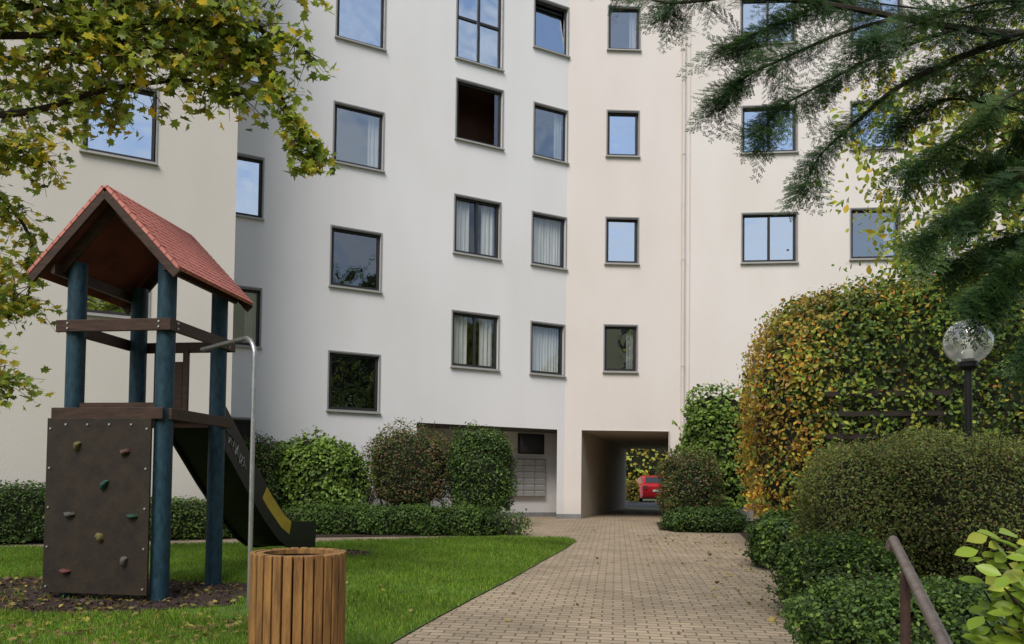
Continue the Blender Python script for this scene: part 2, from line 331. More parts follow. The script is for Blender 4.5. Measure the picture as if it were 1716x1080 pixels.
tag(leafobj('bark_mulch',P,rng.normal(size=(n,3))*.5+[0,0,1],rng.normal(size=(n,3)),rng.uniform(.02,.06,n),colmix([(.05,.03,.022),(.085,.05,.04),(.025,.017,.012),(.13,.08,.055)],[3,2,2,.6],n),tmpl_diamond(),M['leaf']),'dark brown bark mulch under the play tower','mulch',kind='stuff')
def fallen(n,x0,x1,y0,y1,poly=None,dz=.03):
    P=np.stack([rng.uniform(x0,x1,n),rng.uniform(y0,y1,n),np.zeros(n)],1)
    if poly is not None: P=P[inpoly(P,poly)]
    P[:,2]=GZ(P[:,1])+dz; return P
FP=np.concatenate([fallen(1500,-6,-2.0,4.2,6.4,lawn,.04),fallen(200,-7,1,6,13,lawn,.04),fallen(500,-6,-2,6.3,8.4,mul1,.04),fallen(110,-1,5,4.5,18,None,.012),fallen(380,2.2,4.5,4.5,15,None,.02)])
n=len(FP)
tag(leafobj('fallen_leaves',FP,rng.normal(size=(n,3))*.35+[0,0,1],rng.normal(size=(n,3)),rng.uniform(.025,.065,n),colmix([(.42,.33,.07),(.30,.24,.08),BRN,(.20,.11,.05),(.24,.26,.06)],[2,2,1.6,1.6,1],n),tmpl_maple(),M['leaf']),'yellow and brown fallen leaves scattered over lawn and paving','leaves',kind='stuff')
# ---------------------------------------------------------------- building
class Wall:
    def __init__(s,P,Q):
        s.P=Vector((P[0],P[1],0)); s.Q=Vector((Q[0],Q[1],0)); s.L=(s.Q-s.P).length; s.u=(s.Q-s.P)/s.L; s.n=Vector((s.u.y,-s.u.x,0)); s.holes=[]
    def pt(s,u,w,z): return s.P+s.u*u+s.n*w+Vector((0,0,z))
    def hit(s,px,py):
        d=ray(px,py); t=(s.P-CAM).dot(s.n)/d.dot(s.n); q=CAM+d*t; return (q-s.P).dot(s.u),q.z
P1=(-5.96,15.6); P2=(1.36,19.2)
_p=at(1143,700,19.3); P3=(_p.x,19.3); P4=(16.5,18.1)
W1=Wall((-12.5,10.2),(-5.25,13.75)); W2=Wall((-6.6,15.28),P2); W3=Wall(P2,P3); W4=Wall(P3,P4)
H=14.3
bld=thing('apartment_building',(1,24,0),'tall cream and white stucco apartment building with square windows and a ground floor passage','building')
def window(W,pl,pr,yt,yb,kind='sky',mull=0,trans=0,recess=.07,dz=0):
    pm=(pl+pr)/2; ym=(yt+yb)/2
    u0,_=W.hit(pl,ym); u1,_=W.hit(pr,ym); _,z1=W.hit(pm,yt); _,z0=W.hit(pm,yb)
    if u0<.02: u0=.02
    z1=min(z1,H-.15)
    W.holes.append((u0,u1,z0,z1))
    ax=(W.u,W.n,Vector((0,0,1)))
    fw=.05
    def ring(a0,a1,b0,b1,t,w0,w1):
        mb=MB(); wc=(w0+w1)/2; wh=(w1-w0)/2
        mb.box(W.pt((a0+a1)/2,wc,b1-t/2),((a1-a0)/2,wh,t/2),ax); mb.box(W.pt((a0+a1)/2,wc,b0+t/2),((a1-a0)/2,wh,t/2),ax)
        mb.box(W.pt(a0+t/2,wc,(b0+b1)/2),(t/2,wh,(b1-b0)/2-t),ax); mb.box(W.pt(a1-t/2,wc,(b0+b1)/2),(t/2,wh,(b1-b0)/2-t),ax); return mb
    mb=ring(u0+.02,u1-.02,z0+.02,z1-.02,fw,-recess-.05,-recess)
    um=(u0+u1)/2
    if mull: mb.box(W.pt(um,-recess-.02,(z0+z1)/2),(.03,.025,(z1-z0)/2-fw-.02),ax)
    zt=z0+(z1-z0)*trans
    if trans:
        mb.box(W.pt((u0+um-.03)/2+.02,-recess-.02,zt),((um-u0)/2-fw-.01,.024,.03),ax); mb.box(W.pt((u1+um)/2-.02,-recess-.02,zt),((um-u0)/2-fw-.01,.024,.03),ax)
    w=mb.build('window',M['dframe'],bld)
    sr=ring(u0-.03,u1+.03,z0-.03,z1+.03,.03,-.05,.018)
    sr.box(W.pt(um,-.02,z1-.012),((u1-u0)/2-.0,.02,.012),ax)
    sr.build('surround',M['alu'],w)
    sb=MB(); sb.box(W.pt(um,.02,z0-.045),((u1-u0)/2+.05,.05,.014),ax); sb.build('sill',M['mail'],w)
    pm_={'sky':M['gsky'],'mid':M['gmid'],'dark':M['gdark'],'curtain':M['gcur'],'curtainl':M['gcur'],'open':M['gdark'],'tilt':M['gsky'],'opaque':M['roomdark']}[kind]
    mb=MB(); a0,a1,b0,b1=u0+.02+fw,u1-.02-fw,z0+.02+fw,z1-.02-fw; e=random.uniform(-.012,.012); g=random.uniform(-.025,.012)
    if kind=='tilt':
        mb.poly([W.pt(a0,-recess,b0),W.pt(a1,-recess,b0),W.pt(a1,-recess-.14,b1),W.pt(a0,-recess-.14,b1)])
    elif kind!='open':
        mb.poly([W.pt(a0,-recess-.025+e,b0),W.pt(a1,-recess-.025-e,b0),W.pt(a1,-recess-.025-e+g,b1),W.pt(a0,-recess-.025+e+g,b1)])
    else:
        mb.poly([W.pt(a0+.9*(a1-a0),-recess-.025,b0),W.pt(a1,-recess-.025,b0),W.pt(a1,-recess-.025,b1),W.pt(a0+.9*(a1-a0),-recess-.025,b1)])
    mb.build('pane',pm_,w)
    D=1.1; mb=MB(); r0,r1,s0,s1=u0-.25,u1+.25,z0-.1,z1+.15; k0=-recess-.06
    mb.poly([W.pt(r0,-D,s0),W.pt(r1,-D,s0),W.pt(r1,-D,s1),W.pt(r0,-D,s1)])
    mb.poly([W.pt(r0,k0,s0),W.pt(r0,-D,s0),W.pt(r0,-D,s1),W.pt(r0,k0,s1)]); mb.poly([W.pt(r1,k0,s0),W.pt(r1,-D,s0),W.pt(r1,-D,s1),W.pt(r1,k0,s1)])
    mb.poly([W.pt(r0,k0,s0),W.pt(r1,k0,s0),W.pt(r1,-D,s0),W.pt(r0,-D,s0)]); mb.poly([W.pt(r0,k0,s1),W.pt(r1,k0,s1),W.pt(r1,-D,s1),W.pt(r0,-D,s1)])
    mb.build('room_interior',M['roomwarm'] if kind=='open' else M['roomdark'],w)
    if kind in('curtain','curtainl','mid'):
        mb=MB(); seg=60; lo=b0-.05; hi=b1+.05
        rngs=[(0,1)] if kind=='curtain' else ([(0,.36),(.66,1)] if kind=='curtainl' else [(.76,1)])
        for r_a,r_b in rngs:
            pv=None
            for i in range(int(seg*(r_b-r_a))+1):
                t=r_a+(r_b-r_a)*i/int(seg*(r_b-r_a)); uu=a0+(a1-a0)*t; dd=-recess-.13+.022*math.sin(t*62+u0)+.01*math.sin(t*25)
                c=(W.pt(uu,dd,lo),W.pt(uu,dd,hi))
                if pv: mb.poly([pv[0],c[0],c[1],pv[1]])
                pv=c
        mb.build('curtain',M['curtain'],w)
window(W1,140,262,138,262,'sky'); window(W1,132,250,405,528,'sky'); window(W1,150,268,-130,0,'sky')
for a in [(350,440,258,359,'sky'),(346,436,480,577,'mid'),(352,444,30,132,'sky'),(345,425,701,765,'opaque'),
          (565,645,-28,72,'sky'),(560,642,181,278,'mid'),(555,638,386,483,'dark'),(551,635,593,688,'dark'),
          (765,842,143,240,'open'),(896,952,5,86,'tilt'),(895,950,180,266,'mid'),(892,948,361,446,'curtain'),(890,945,543,627,'curtain')]: window(W2,*a)
window(W2,762,838,334,428,'curtainl',1); window(W2,758,835,526,616,'curtainl',1); window(W2,766,842,-35,107,'sky',1,.5)
for a in [(1020,1072,12,83,'mid'),(1018,1070,187,261,'sky'),(1016,1069,366,441,'sky'),(1013,1067,546,622,'mid')]: window(W3,*a)
for a in [(1244,1335,358,439,'sky',1),(1244,1335,178,255,'sky',1),(1242,1333,-5,72,'sky',1),(1426,1508,350,433,'mid'),(1426,1510,170,248,'sky'),(1426,1511,-10,66,'sky')]: window(W4,*a)
ZO=2.30
rec0,_=W2.hit(697,800); rec1,_=W2.hit(933,800); W2.holes.append((rec0,rec1,-1,ZO))
t0,_=W3.hit(974,800); t1,_=W3.hit(1120,800); W3.holes.append((t0,t1,-1,ZO))
def buildwall(W,z0,z1,m,reveal=.14):
    us=sorted({0,W.L,*[h[0] for h in W.holes],*[h[1] for h in W.holes]}); us=[u for u in us if -1e-6<=u<=W.L+1e-6]
    zs=sorted({z0,z1,*[h[2] for h in W.holes if z0<h[2]<z1],*[h[3] for h in W.holes if z0<h[3]<z1]})
    mb=MB()
    for a,b in zip(us[:-1],us[1:]):
        for c,d in zip(zs[:-1],zs[1:]):
            um,zm=(a+b)/2,(c+d)/2
            if any(h[0]<um<h[1] and h[2]<zm<h[3] for h in W.holes): continue
            mb.poly([W.pt(a,0,c),W.pt(b,0,c),W.pt(b,0,d),W.pt(a,0,d)])
    for h in W.holes:
        a,b,c,d=h; c=max(c,z0); d=min(d,z1); r=reveal
        if h[2]<=-.5: continue
        for q in ([(a,c),(b,c)],[(b,c),(b,d)],[(b,d),(a,d)],[(a,d),(a,c)]):
            mb.poly([W.pt(q[0][0],0,q[0][1]),W.pt(q[0][0],-r,q[0][1]),W.pt(q[1][0],-r,q[1][1]),W.pt(q[1][0],0,q[1][1])])
    return mb.build('wall',m,bld)
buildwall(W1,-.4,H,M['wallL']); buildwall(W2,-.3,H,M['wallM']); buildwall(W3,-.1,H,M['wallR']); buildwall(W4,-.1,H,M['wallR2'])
mb=MB(); mb.poly([(-5.25,13.75,-.4),(-6.6,15.28,-.4),(-6.6,15.28,H),(-5.25,13.75,H)]); mb.build('wall',M['wallL'],bld)
BK=28.6
mb=MB()
tx0=W3.pt(t0,0,0); tx1=W3.pt(t1,0,0); sl=.278; fx0=tx0.x+sl*(BK-19.2); fx1=tx1.x+sl*(BK-19.2)
for a,b,c,d in [(-14,fx0,-.1,H),(fx1,16.5,-.1,H),(fx0,fx1,ZO,H)]: mb.poly([(a,BK,c),(b,BK,c),(b,BK,d),(a,BK,d)])
mb.poly([(-14,BK,-.4),(-12.5,10.2,-.4),(-12.5,10.2,H),(-14,BK,H)]); mb.poly([(16.5,BK,-.1),(16.5,18.1,-.1),(16.5,18.1,H),(16.5,BK,H)])
mb.build('wall',M['wallR'],bld)
mb=MB(); mb.poly([(-12.5,10.2,H),(-5.25,13.75,H),(-6.6,15.28,H),(P2[0],P2[1],H),(P3[0],P3[1],H),(16.5,18.1,H),(16.5,BK,H),(-14,BK,H)]); mb.build('roof',M['plinth'],bld)
mb=MB()
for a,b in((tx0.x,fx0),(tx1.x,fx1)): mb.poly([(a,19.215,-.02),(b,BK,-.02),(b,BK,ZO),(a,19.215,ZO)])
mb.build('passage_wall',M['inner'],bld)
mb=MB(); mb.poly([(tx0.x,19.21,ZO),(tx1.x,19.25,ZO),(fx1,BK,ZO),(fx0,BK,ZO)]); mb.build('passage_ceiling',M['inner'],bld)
mb=MB()
A=W2.pt(rec0,0,0); B=W2.pt(rec1,0,0); dpt=1.5
A2=W2.pt(rec0,-dpt,0); B2=B+Vector((.16,1.45,0))
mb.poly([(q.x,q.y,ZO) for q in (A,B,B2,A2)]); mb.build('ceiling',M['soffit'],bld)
mb=MB()
for q,r in((A,A2),(A2,B2),(B2,B)): mb.poly([(q.x,q.y,-.05),(r.x,r.y,-.05),(r.x,r.y,ZO),(q.x,q.y,ZO)])
mb.build('recess_wall',M['wallM'],bld)
RW=Wall((A2.x,A2.y),(B2.x,B2.y))
mb=MB()
for W,a,b in((W2,rec1,W2.L),(W3,0,t0)):
    mb.box(W.pt((a+b)/2,.008,.05),((b-a)/2,.012,.07),(W.u,W.n,Vector((0,0,1))))
mb.box(RW.pt(RW.L/2,.012,.04),(RW.L/2,.012,.07),(RW.u,RW.n,Vector((0,0,1))))
mb.build('plinth',M['plinth'],bld)
u0,z1=RW.hit(868,724); u1,z0=RW.hit(911,762); z1=min(z1,ZO-.05)
ax=(RW.u,RW.n,Vector((0,0,1)))
mb=MB(); mb.box(RW.pt((u0+u1)/2,.02,(z0+z1)/2),((u1-u0)/2,.02,(z1-z0)/2),ax); w=mb.build('window',M['dframe'],bld)
mb=MB(); mb.box(RW.pt((u0+u1)/2,.045,(z0+z1)/2),((u1-u0)/2-.05,.004,(z1-z0)/2-.05),ax); mb.build('pane',M['carglass'],w)
u0,z1=RW.hit(855,769); u1,z0=RW.hit(911,833)
mbx=thing('mailbox_unit',tuple(RW.pt((u0+u1)/2,0,z0)),'grey metal mailbox bank on the wall of the sheltered entrance','mailbox')
mb=MB(); mb.box(RW.pt((u0+u1)/2,.07,(z0+z1)/2),((u1-u0)/2,.065,(z1-z0)/2),ax); mb.build('housing',M['plinth'],mbx)
nc,nr=3,6
for i in range(nc):
    for j in range(nr):
        cw=(u1-u0-.03)/nc; ch=(z1-z0-.03)/nr; uc=u0+.015+cw*(i+.5); zc=z0+.015+ch*(j+.5)
        mb=MB(); mb.box(RW.pt(uc,.142,zc),(cw/2-.008,.008,ch/2-.008),ax); d=mb.build('mailbox_door',M['mail'],mbx)
        mb=MB(); mb.box(RW.pt(uc,.152,zc+ch*.3),(cw/2-.05,.002,.006),ax); mb.build('slot',M['white'],d)
mb=MB(); q=W4.pt(.0,.09,0); mb.tube([(q.x,q.y,.0),(q.x,q.y,H-.1)],.045,12); dp=mb.build('downpipe',M['pipe'],bld,smooth=True)
for z in np.arange(1.2,H,2.8):
    mb=MB(); mb.tube([(q.x,q.y,z),(q.x,q.y,z+.05)],.055,12); mb.box((q.x,q.y+.06,z+.025),(.015,.05,.02)); mb.build('bracket',M['pipe'],dp)
mb=MB(); qq=W4.pt(.17,.02,0); mb.box((qq.x,qq.y,H/2+.2),(.008,.012,H/2-.3)); mb.build('conductor_cable',M['pipe'],bld)
# ---------------------------------------------------------------- beyond the passage
mb=MB(); mb.poly([(-60,31,-.012),(80,31,-.012),(80,46,-.012),(-60,46,-.012)]); struct('road',mb,M['asphalt'])
cp=at(1090,840,42); cx=cp.x
car=thing('parked_car',(cx,42,0),'red parked car seen through the ground floor passage','car')
def loft(secs):
    mb=MB(); n=len(secs[0])
    for s_ in secs: mb.v+=[tuple(p) for p in s_]
    for k in range(len(secs)-1):
        for j in range(n):
            a=k*n+j; b=k*n+(j+1)%n; mb.f.append((a,b,b+n,a+n))
    mb.f.append(tuple(range(n))[::-1]); mb.f.append(tuple((len(secs)-1)*n+j for j in range(n))); return mb
def sec(y,w,z0,z1,r=.12): return [(cx-w,y,z0),(cx+w,y,z0),(cx+w,y,z1-r),(cx+w-r,y,z1),(cx-w+r,y,z1),(cx-w,y,z1-r)]
loft([sec(40,.78,.35,.85),sec(40.1,.84,.22,.95),sec(40.6,.86,.2,1.0),sec(43.2,.86,.2,.98),sec(44,.82,.25,.85),sec(44.15,.75,.35,.7)]).build('body',M['carred'],car,smooth=True)
loft([sec(40.25,.74,.97,1.0,.02),sec(40.6,.68,.97,1.38,.1),sec(41.3,.66,.97,1.46,.1),sec(42.2,.66,.97,1.43,.1),sec(43.1,.74,.95,1.0,.02)]).build('cabin',M['carred'],car,smooth=True)
mb=MB(); mb.poly([(cx-.6,40.27,1.04),(cx+.6,40.27,1.04),(cx+.55,40.53,1.36),(cx-.55,40.53,1.36)]); mb.build('rear_window',M['carglass'],car)
for sx in(-1,1):
    for yy in(40.75,43.3):
        mb=MB(); mb.tube([(cx+sx*.70,yy,.31),(cx+sx*.88,yy,.31)],.31,20); w=mb.build('wheel',M['tyre'],car,smooth=True)
        mb=MB(); mb.tube([(cx+sx*.86,yy,.31),(cx+sx*.89,yy,.31)],.19,14); mb.build('rim',M['steel'],w)
    mb=MB(); mb.box((cx+sx*.66,39.99,.80),(.12,.03,.09)); mb.build('tail_light',M['roofu'],car)
mb=MB(); mb.box((cx,39.98,.62),(.26,.01,.055)); mb.build('number_plate',M['white'],car)
LB=(.34,.46,.07); YB=(.62,.60,.10)  # brightened greens: sunlight beyond the passage put into the leaf colour
for i,(x,y,a,c,lab,cs) in enumerate([(9,52,4,3.2,'bright yellow green tree beyond the passage, behind the red car',(LB,YB,YEL)),(17,50,4,3,'green tree beyond the passage right of the red car',(G_L,LB,G_Y)),(14,60,6,5,'tall green tree furthest beyond the passage',(LB,YB))]):
    shrub('leafy_tree',lab,'tree',(x,y,0),(a,a*.8,c),2.4,0,3500,.3,cs,[1]*len(cs),.15,1)
spx('orange_shrub','orange autumn shrub beyond the passage beside the red car','shrub',1050,1068,806,38,2,n=1500,leaf=.12,cols=(ORA,YEL,G_L),w=(2,2,2))
# ---------------------------------------------------------------- opposite side (seen only in window reflections)
opp=thing('opposite_house',(0,-28,-.5),'yellow stucco house standing opposite behind the camera','building')
mb=MB(); mb.box((2,-31,9),(22,5,9.5)); mb.build('wall',M['oppwall'],opp)
for i in range(-8,11,2):
    for j in range(6):
        mb=MB(); mb.box((i*2.0,-25.98,2.5+2.8*j),(.7,.05,.7)); mb.build('window',M['carglass'],opp)
mb=MB(); mb.box((2,-31,18.7),(22.6,5.6,.2)); mb.build('roof',M['roofu'],opp)
for x,y,a,c,z,lab in [(17,-2,4.2,4.6,4,'green tree standing right of the courtyard'),(24,-12,5,6.4,6,'tall green tree standing behind the camera'),(12.5,1.5,2.6,3.0,2.2,'small green tree standing right of the handrail')]:
    t=shrub('courtyard_tree',lab,'tree',(x,y,z-1),(a,a,c),2.2,0,3500,.34,(G_M,G_L,G_Y),(2,2,1),.16,1.1)
    mb=MB(); mb.tube([(x,y,gz(y)),(x+.1,y,z),(x,y+.1,z+c)],[.22,.16,.08],10); mb.build('trunk',M['bark'],t,smooth=True)
# ---------------------------------------------------------------- shrubs on the left
shrub('clipped_hedge','dark clipped hedge at far left behind the play tower','hedge',(-8.15,11.72,gz(11.7)-.02),(1.15,.33,.48),4,R(25),9000,.045,(G_D,G_M,(.09,.15,.035)),(2,3,1),.06,4)
shrub('clipped_hedge','low clipped hedge seen between the blue posts of the play tower','hedge',(-5.75,12.85,gz(12.8)-.02),(1.25,.36,.34),4,R(25),7000,.05,(G_M,G_L,G_D),(3,2,1),.07,4)
spx('clipped_hedge','long low dark green hedge in front of the round shrubs','hedge',462,868,851,13.95,1.0,p=4,n=24000,leaf=.055,cols=(G_D,G_M,(.13,.21,.04)),w=(2,3,1.5),lump=.12,freq=3,wisps=60)
spx('round_shrub','small dark green shrub behind the slide','shrub',388,478,727,14.9,.95,p=2.4,n=6500,leaf=.055,cols=(G_D,G_M,BRN),w=(3,3,.6),lump=.1)
spx('leafy_shrub','loose light green shrub right of the slide','shrub',458,606,738,15.15,1.0,p=2.3,n=7500,leaf=.09,cols=(G_M,G_L,(.26,.38,.07)),w=(2,3,1),lump=.22,freq=3.2,wisps=90)
spx('round_shrub','round brown green shrub with bare stems left of the dark round shrub','shrub',602,765,715,15.5,1.2,p=2.2,n=9000,leaf=.05,cols=(G_D,BRN,G_M,(.24,.15,.06)),w=(2,3,2.6,1),lump=.14,zb=.18,wisps=70,core=.78)
spx('round_shrub','dense dark green round shrub beside the entrance recess','shrub',752,864,706,15.7,1.1,p=2.3,n=10500,leaf=.055,cols=(G_D,G_M,G_L),w=(3.4,3,1),lump=.14,zb=.02,wisps=30)
mb=MB()
r=random.Random(4)
st=thing('shrub_stems',(-2.2,15.9,-.1),'bare brown stems under the brown green round shrub','shrub')
for i in range(16):
    bx=at(r.uniform(640,720),850,15.9).x; tx=at(r.uniform(612,755),760,15.7).x; mb.tube([(bx,15.9,-.1),((bx+tx)/2,15.85,.35),(tx,15.75,.95)],[.018,.014,.008],5)
so_=mb.build('stems',M['bark'],st); so_['kind']='stuff'
spx('round_shrub','round brownish shrub right of the passage mouth','shrub',1106,1208,752,16.3,1.1,p=2.3,n=8500,leaf=.05,cols=(BRN,G_D,G_M,(.24,.17,.06)),w=(2,2,2.6,1),zb=.1,lump=.14,wisps=40,core=.78)
spx('ground_cover','low dark evergreen ground cover at the foot of the brownish shrub','shrub',1112,1250,853,15.3,1.2,p=3,n=8000,leaf=.055,cols=(G_D,G_M),w=(2,2),lump=.1)
spx('leafy_shrub','tall light green shrub against the cream wall beside the big hedge','shrub',1138,1275,655,17.4,1.2,p=2.2,n=8500,leaf=.11,cols=(G_M,G_L,(.26,.38,.07)),w=(2,3,1.2),lump=.2,freq=2.6,wisps=90)
# big hornbeam hedge
def hedgecol(Q,U,col):
    left=np.clip((-U[:,0]-.60)/.40,0,1); top=np.clip((U[:,2]-.55)/.45,0,1)
    w=np.clip(.80*left**1.2+.42*top*np.clip(-U[:,0]+.1,0,1)+.05+.45*cn(Q,1.8,77)*(.35+left),0,.92); k=rng.random(len(Q))<w
    o=colmix([ORA,YEL,(.50,.31,.06),G_Y,BRN,(.40,.34,.07)],[2.4,2.4,2.6,1.6,1.2,1.8],len(Q)); r=col.copy(); r[k]=o[k]; return r
hc=(3.70+2.94+.32,11-.6+1.57)
shrub('hornbeam_hedge','tall clipped hedge turning orange and yellow along its left edge','hedge',(hc[0],hc[1],gz(11)-.02),(3.0,1.6,2.15),4.0,R(-11.5),66000,.074,(G_M,G_L,G_D,G_Y),(3,3,1.2,1.7),.030,1.8,.13,colfn=hedgecol,up=.1,core=.94)
spx('hedge_foot_shrub','dark green foliage at the foot of the orange hedge','shrub',1262,1400,862,9.6,.9,p=2.6,n=8000,leaf=.065,cols=(G_D,G_M,G_L),w=(3,3,1),lump=.15,freq=4)
spx('leafy_shrub','light green loose treetop rising behind the orange hedge','tree',1440,1800,378,14.2,1.4,zb=2.6,p=2.2,n=6000,leaf=.13,cols=(G_M,G_L,G_Y),w=(1.6,3,1.6),lump=.28,freq=2.0,wisps=110,core=0,deep=.5,gap=-.2)
t=shrub('leafy_tree','yellow green leafy tree showing behind the upper right conifer boughs','tree',(7.6,10.6,3.5),(2.5,1.5,2.3),2.2,0,8500,.13,(G_L,G_Y,(.46,.50,.08),YEL),(2,3,2,1),.25,1.6,core=0,deep=.9,gap=-.35)
mb=MB(); mb.tube([(8.6,10.7,gz(10)),(8.5,10.7,3),(8.0,10.6,5.2),(7.4,10.6,7.2)],[.14,.11,.07,.02],8); 
for k in range(9):
    a_=k*.7; mb.tube([(8.2,10.6,3.6+.3*k),(8.2+1.0*math.cos(a_),10.6+.5*math.sin(a_),4.1+.33*k),(8.0+1.8*math.cos(a_),10.6+.9*math.sin(a_),4.3+.36*k)],[.03,.02,.006],5)
mb.build('trunk',M['bark'],t,smooth=True)
# trellis
tr=thing('garden_trellis',(4.9,10.7,gz(10.7)),'dark wooden trellis showing through the tall hedge','trellis')
hx=Vector((.98,-.2,0)); o0=Vector((3.75,11,0)); hy=Vector((.2,.98,0))
for k,u in enumerate((1.05,1.5,1.95,2.35)):
    q=o0+hx*u-hy*.05; mb=MB(); mb.beam((q.x,q.y,gz(11)),(q.x,q.y,2.3),.05,.05,up=(0,1,0)); mb.build('upright',M['trellis'],tr)
for z in(1.62,1.95,2.24):
    a=o0+hx*.85-hy*.09; b=o0+hx*2.5-hy*.09; mb=MB(); mb.beam((a.x,a.y,z),(b.x,b.y,z),.03,.07); mb.build('rail',M['trellis'],tr)
k=500; u=rng.uniform(.7,2.7,k); zz=rng.uniform(1.4,2.5,k)
LQ=np.array([tuple(o0+hx*a-hy*(.13+.06*rng.random())+Vector((0,0,b))) for a,b in zip(u,zz)])
kp=cn(LQ,5,3)>.0; LQ=LQ[kp]; k=len(LQ)
leafobj('climbing_leaves',LQ,rng.normal(size=(k,3))*.5+[0,-1,.3],rng.normal(size=(k,3)),rng.uniform(.06,.10,k),colmix([G_M,G_L,G_Y],[2,3,2],k),tmpl_oval(),M['leaf'],tr)
fr=((.13,.19,.042),(.22,.24,.055),(.23,.15,.065),(.30,.31,.07),(.065,.105,.027))
spx('round_shrub','large round olive brown shrub below the globe lamp','shrub',1352,1850,728,6.6,2.1,p=2.3,n=66000,leaf=.031,cols=fr,w=(3,3.4,1.4,2,1.2),lump=.08,freq=1.8,fuzz=.06,tm=tmpl_diamond(),wisps=260)
spx('small_leaved_shrub','dark small leaved shrub spilling over the path edge','shrub',1322,1480,912,6.0,1.1,p=2.3,n=20000,leaf=.036,cols=(G_D,G_M,G_L),w=(3,3,1.6),lump=.20,freq=5,wisps=90)
spx('small_leaved_shrub','dark low shrub in the corner beside the handrail post','shrub',1366,1760,985,4.4,1.0,p=2.5,n=24000,leaf=.034,cols=(G_D,G_M,(.15,.23,.04)),w=(3,3,1.5),lump=.18,freq=4.5,wisps=90)
bp_=thing('bright_leaf_shrub',(1.75,2.3,gz(2.3)),'shrub with large yellow green leaves in the lower right corner','shrub')
mb=MB(); LP=[];LN=[];LT=[]
r=random.Random(9)
for i in range(26):
    e=at(r.uniform(1640,1800),r.uniform(880,1080),2.2+r.uniform(-.15,.25)); b=Vector((1.85+r.uniform(-.15,.15),2.4,gz(2.3)))
    m_=(e+b)/2+Vector((.12,.05,.15)); mb.tube([b,m_,e],[.008,.006,.003],5)
    for t in (0,.12,.25,.4,.55):
        for s_ in(-1,1):
            q=e.lerp(m_,t); d=Vector((s_*r.uniform(.3,1),r.uniform(-.6,.2),r.uniform(-.3,.5))).normalized()
            LP.append(tuple(q+d*.045)); LT.append(tuple(d)); LN.append((r.uniform(-.4,.4),r.uniform(-.9,-.2),r.uniform(.3,1)))
so_=mb.build('stems',M['bark'],bp_); so_['kind']='stuff'
k=len(LP); leafobj('foliage',np.array(LP),np.array(LN),np.array(LT),rng.uniform(.05,.09,k),colmix([(.30,.42,.05),(.22,.33,.035),(.40,.44,.07)],[2,2,1],k,.2),tmpl_oval(),M['glossleaf'],bp_)
# ---------------------------------------------------------------- lamp
LY=7.5; lp=at(1622,573,LY); g0=gz(LY); GR=.228
lt=thing('globe_lamp',(lp.x,LY,g0),'garden lamp with a clear glass globe on a black pole','lamp')
mb=MB(); mb.tube([(lp.x,LY,g0),(lp.x,LY,lp.z-GR-.02)],.035,14); mb.build('pole',M['black'],lt,smooth=True)
mb=MB(); mb.lathe((lp.x,LY,lp.z-GR-.06),[(0,0),(.06,0),(.09,.03),(.09,.08),(.06,.095),(.06,.11),(0,.11)],24); mb.build('collar',M['black'],lt,smooth=True)
mb=MB(); mb.lathe((lp.x,LY,lp.z),[(GR*math.sin(t),-GR*math.cos(t)) for t in np.linspace(.3,math.pi,22)],36)
m_,nt,o_=newmat('clear_globe_glass'); L=nt.links
gl=nt.nodes.new('ShaderNodeBsdfGlossy'); gl.inputs['Roughness'].default_value=.08; t_=nt.nodes.new('ShaderNodeBsdfTransparent'); t_.inputs['Color'].default_value=(.95,.95,.93,1)
df=nt.nodes.new('ShaderNodeBsdfTranslucent'); df.inputs[0].default_value=(.9,.88,.82,1)
d2=nt.nodes.new('ShaderNodeBsdfDiffuse'); d2.inputs[0].default_value=(.9,.88,.82,1); m3_=nt.nodes.new('ShaderNodeMixShader'); m3_.inputs[0].default_value=.5; L.new(df.outputs[0],m3_.inputs[1]); L.new(d2.outputs[0],m3_.inputs[2])
m2_=nt.nodes.new('ShaderNodeMixShader'); m2_.inputs[0].default_value=.26; L.new(t_.outputs[0],m2_.inputs[1]); L.new(m3_.outputs[0],m2_.inputs[2])
lw=nt.nodes.new('ShaderNodeLayerWeight'); lw.inputs[0].default_value=.4; ma=nt.nodes.new('ShaderNodeMath'); ma.operation='MULTIPLY_ADD'; ma.inputs[1].default_value=.55; ma.inputs[2].default_value=.10
L.new(lw.outputs['Facing'],ma.inputs[0]); mx=nt.nodes.new('ShaderNodeMixShader'); L.new(ma.outputs[0],mx.inputs[0]); L.new(m2_.outputs[0],mx.inputs[1]); L.new(gl.outputs[0],mx.inputs[2]); L.new(mx.outputs[0],o_.inputs[0])
mb.build('globe',m_,lt,smooth=True)
mb=MB(); mb.lathe((lp.x,LY,lp.z-.18),[(0,0),(.05,0),(.05,.08),(.035,.09),(.05,.14),(.052,.18),(.038,.225),(0,.24)],20); mb.build('bulb',M['white'],lt,smooth=True)
# ---------------------------------------------------------------- handrail
hr=thing('handrail',(2.0,3.2,gz(3.2)),'brown steel handrail with rusty post in the lower right corner','handrail')
a=at(1497,905,3.75); b=at(1585,1084,2.45); d=(a-b); e=b-d*.8
mb=MB(); mb.tube([a+Vector((-.004,.03,-.05)),a+Vector((0,.018,-.015)),a,a.lerp(b,.06),b,e],.023,14); mb.build('rail',M['railsteel'],hr,smooth=True)
q=a.lerp(b,.36); mb=MB(); mb.tube([(q.x-.01,q.y,gz(q.y)-.02),(q.x-.01,q.y,q.z-.02)],.021,12); mb.build('rail_post',M['rust'],hr,smooth=True)
q=b.lerp(e,.8); mb=MB(); mb.tube([(q.x-.01,q.y,gz(q.y)-.02),(q.x-.01,q.y,q.z-.02)],.021,12); mb.build('rail_post',M['rust'],hr,smooth=True)
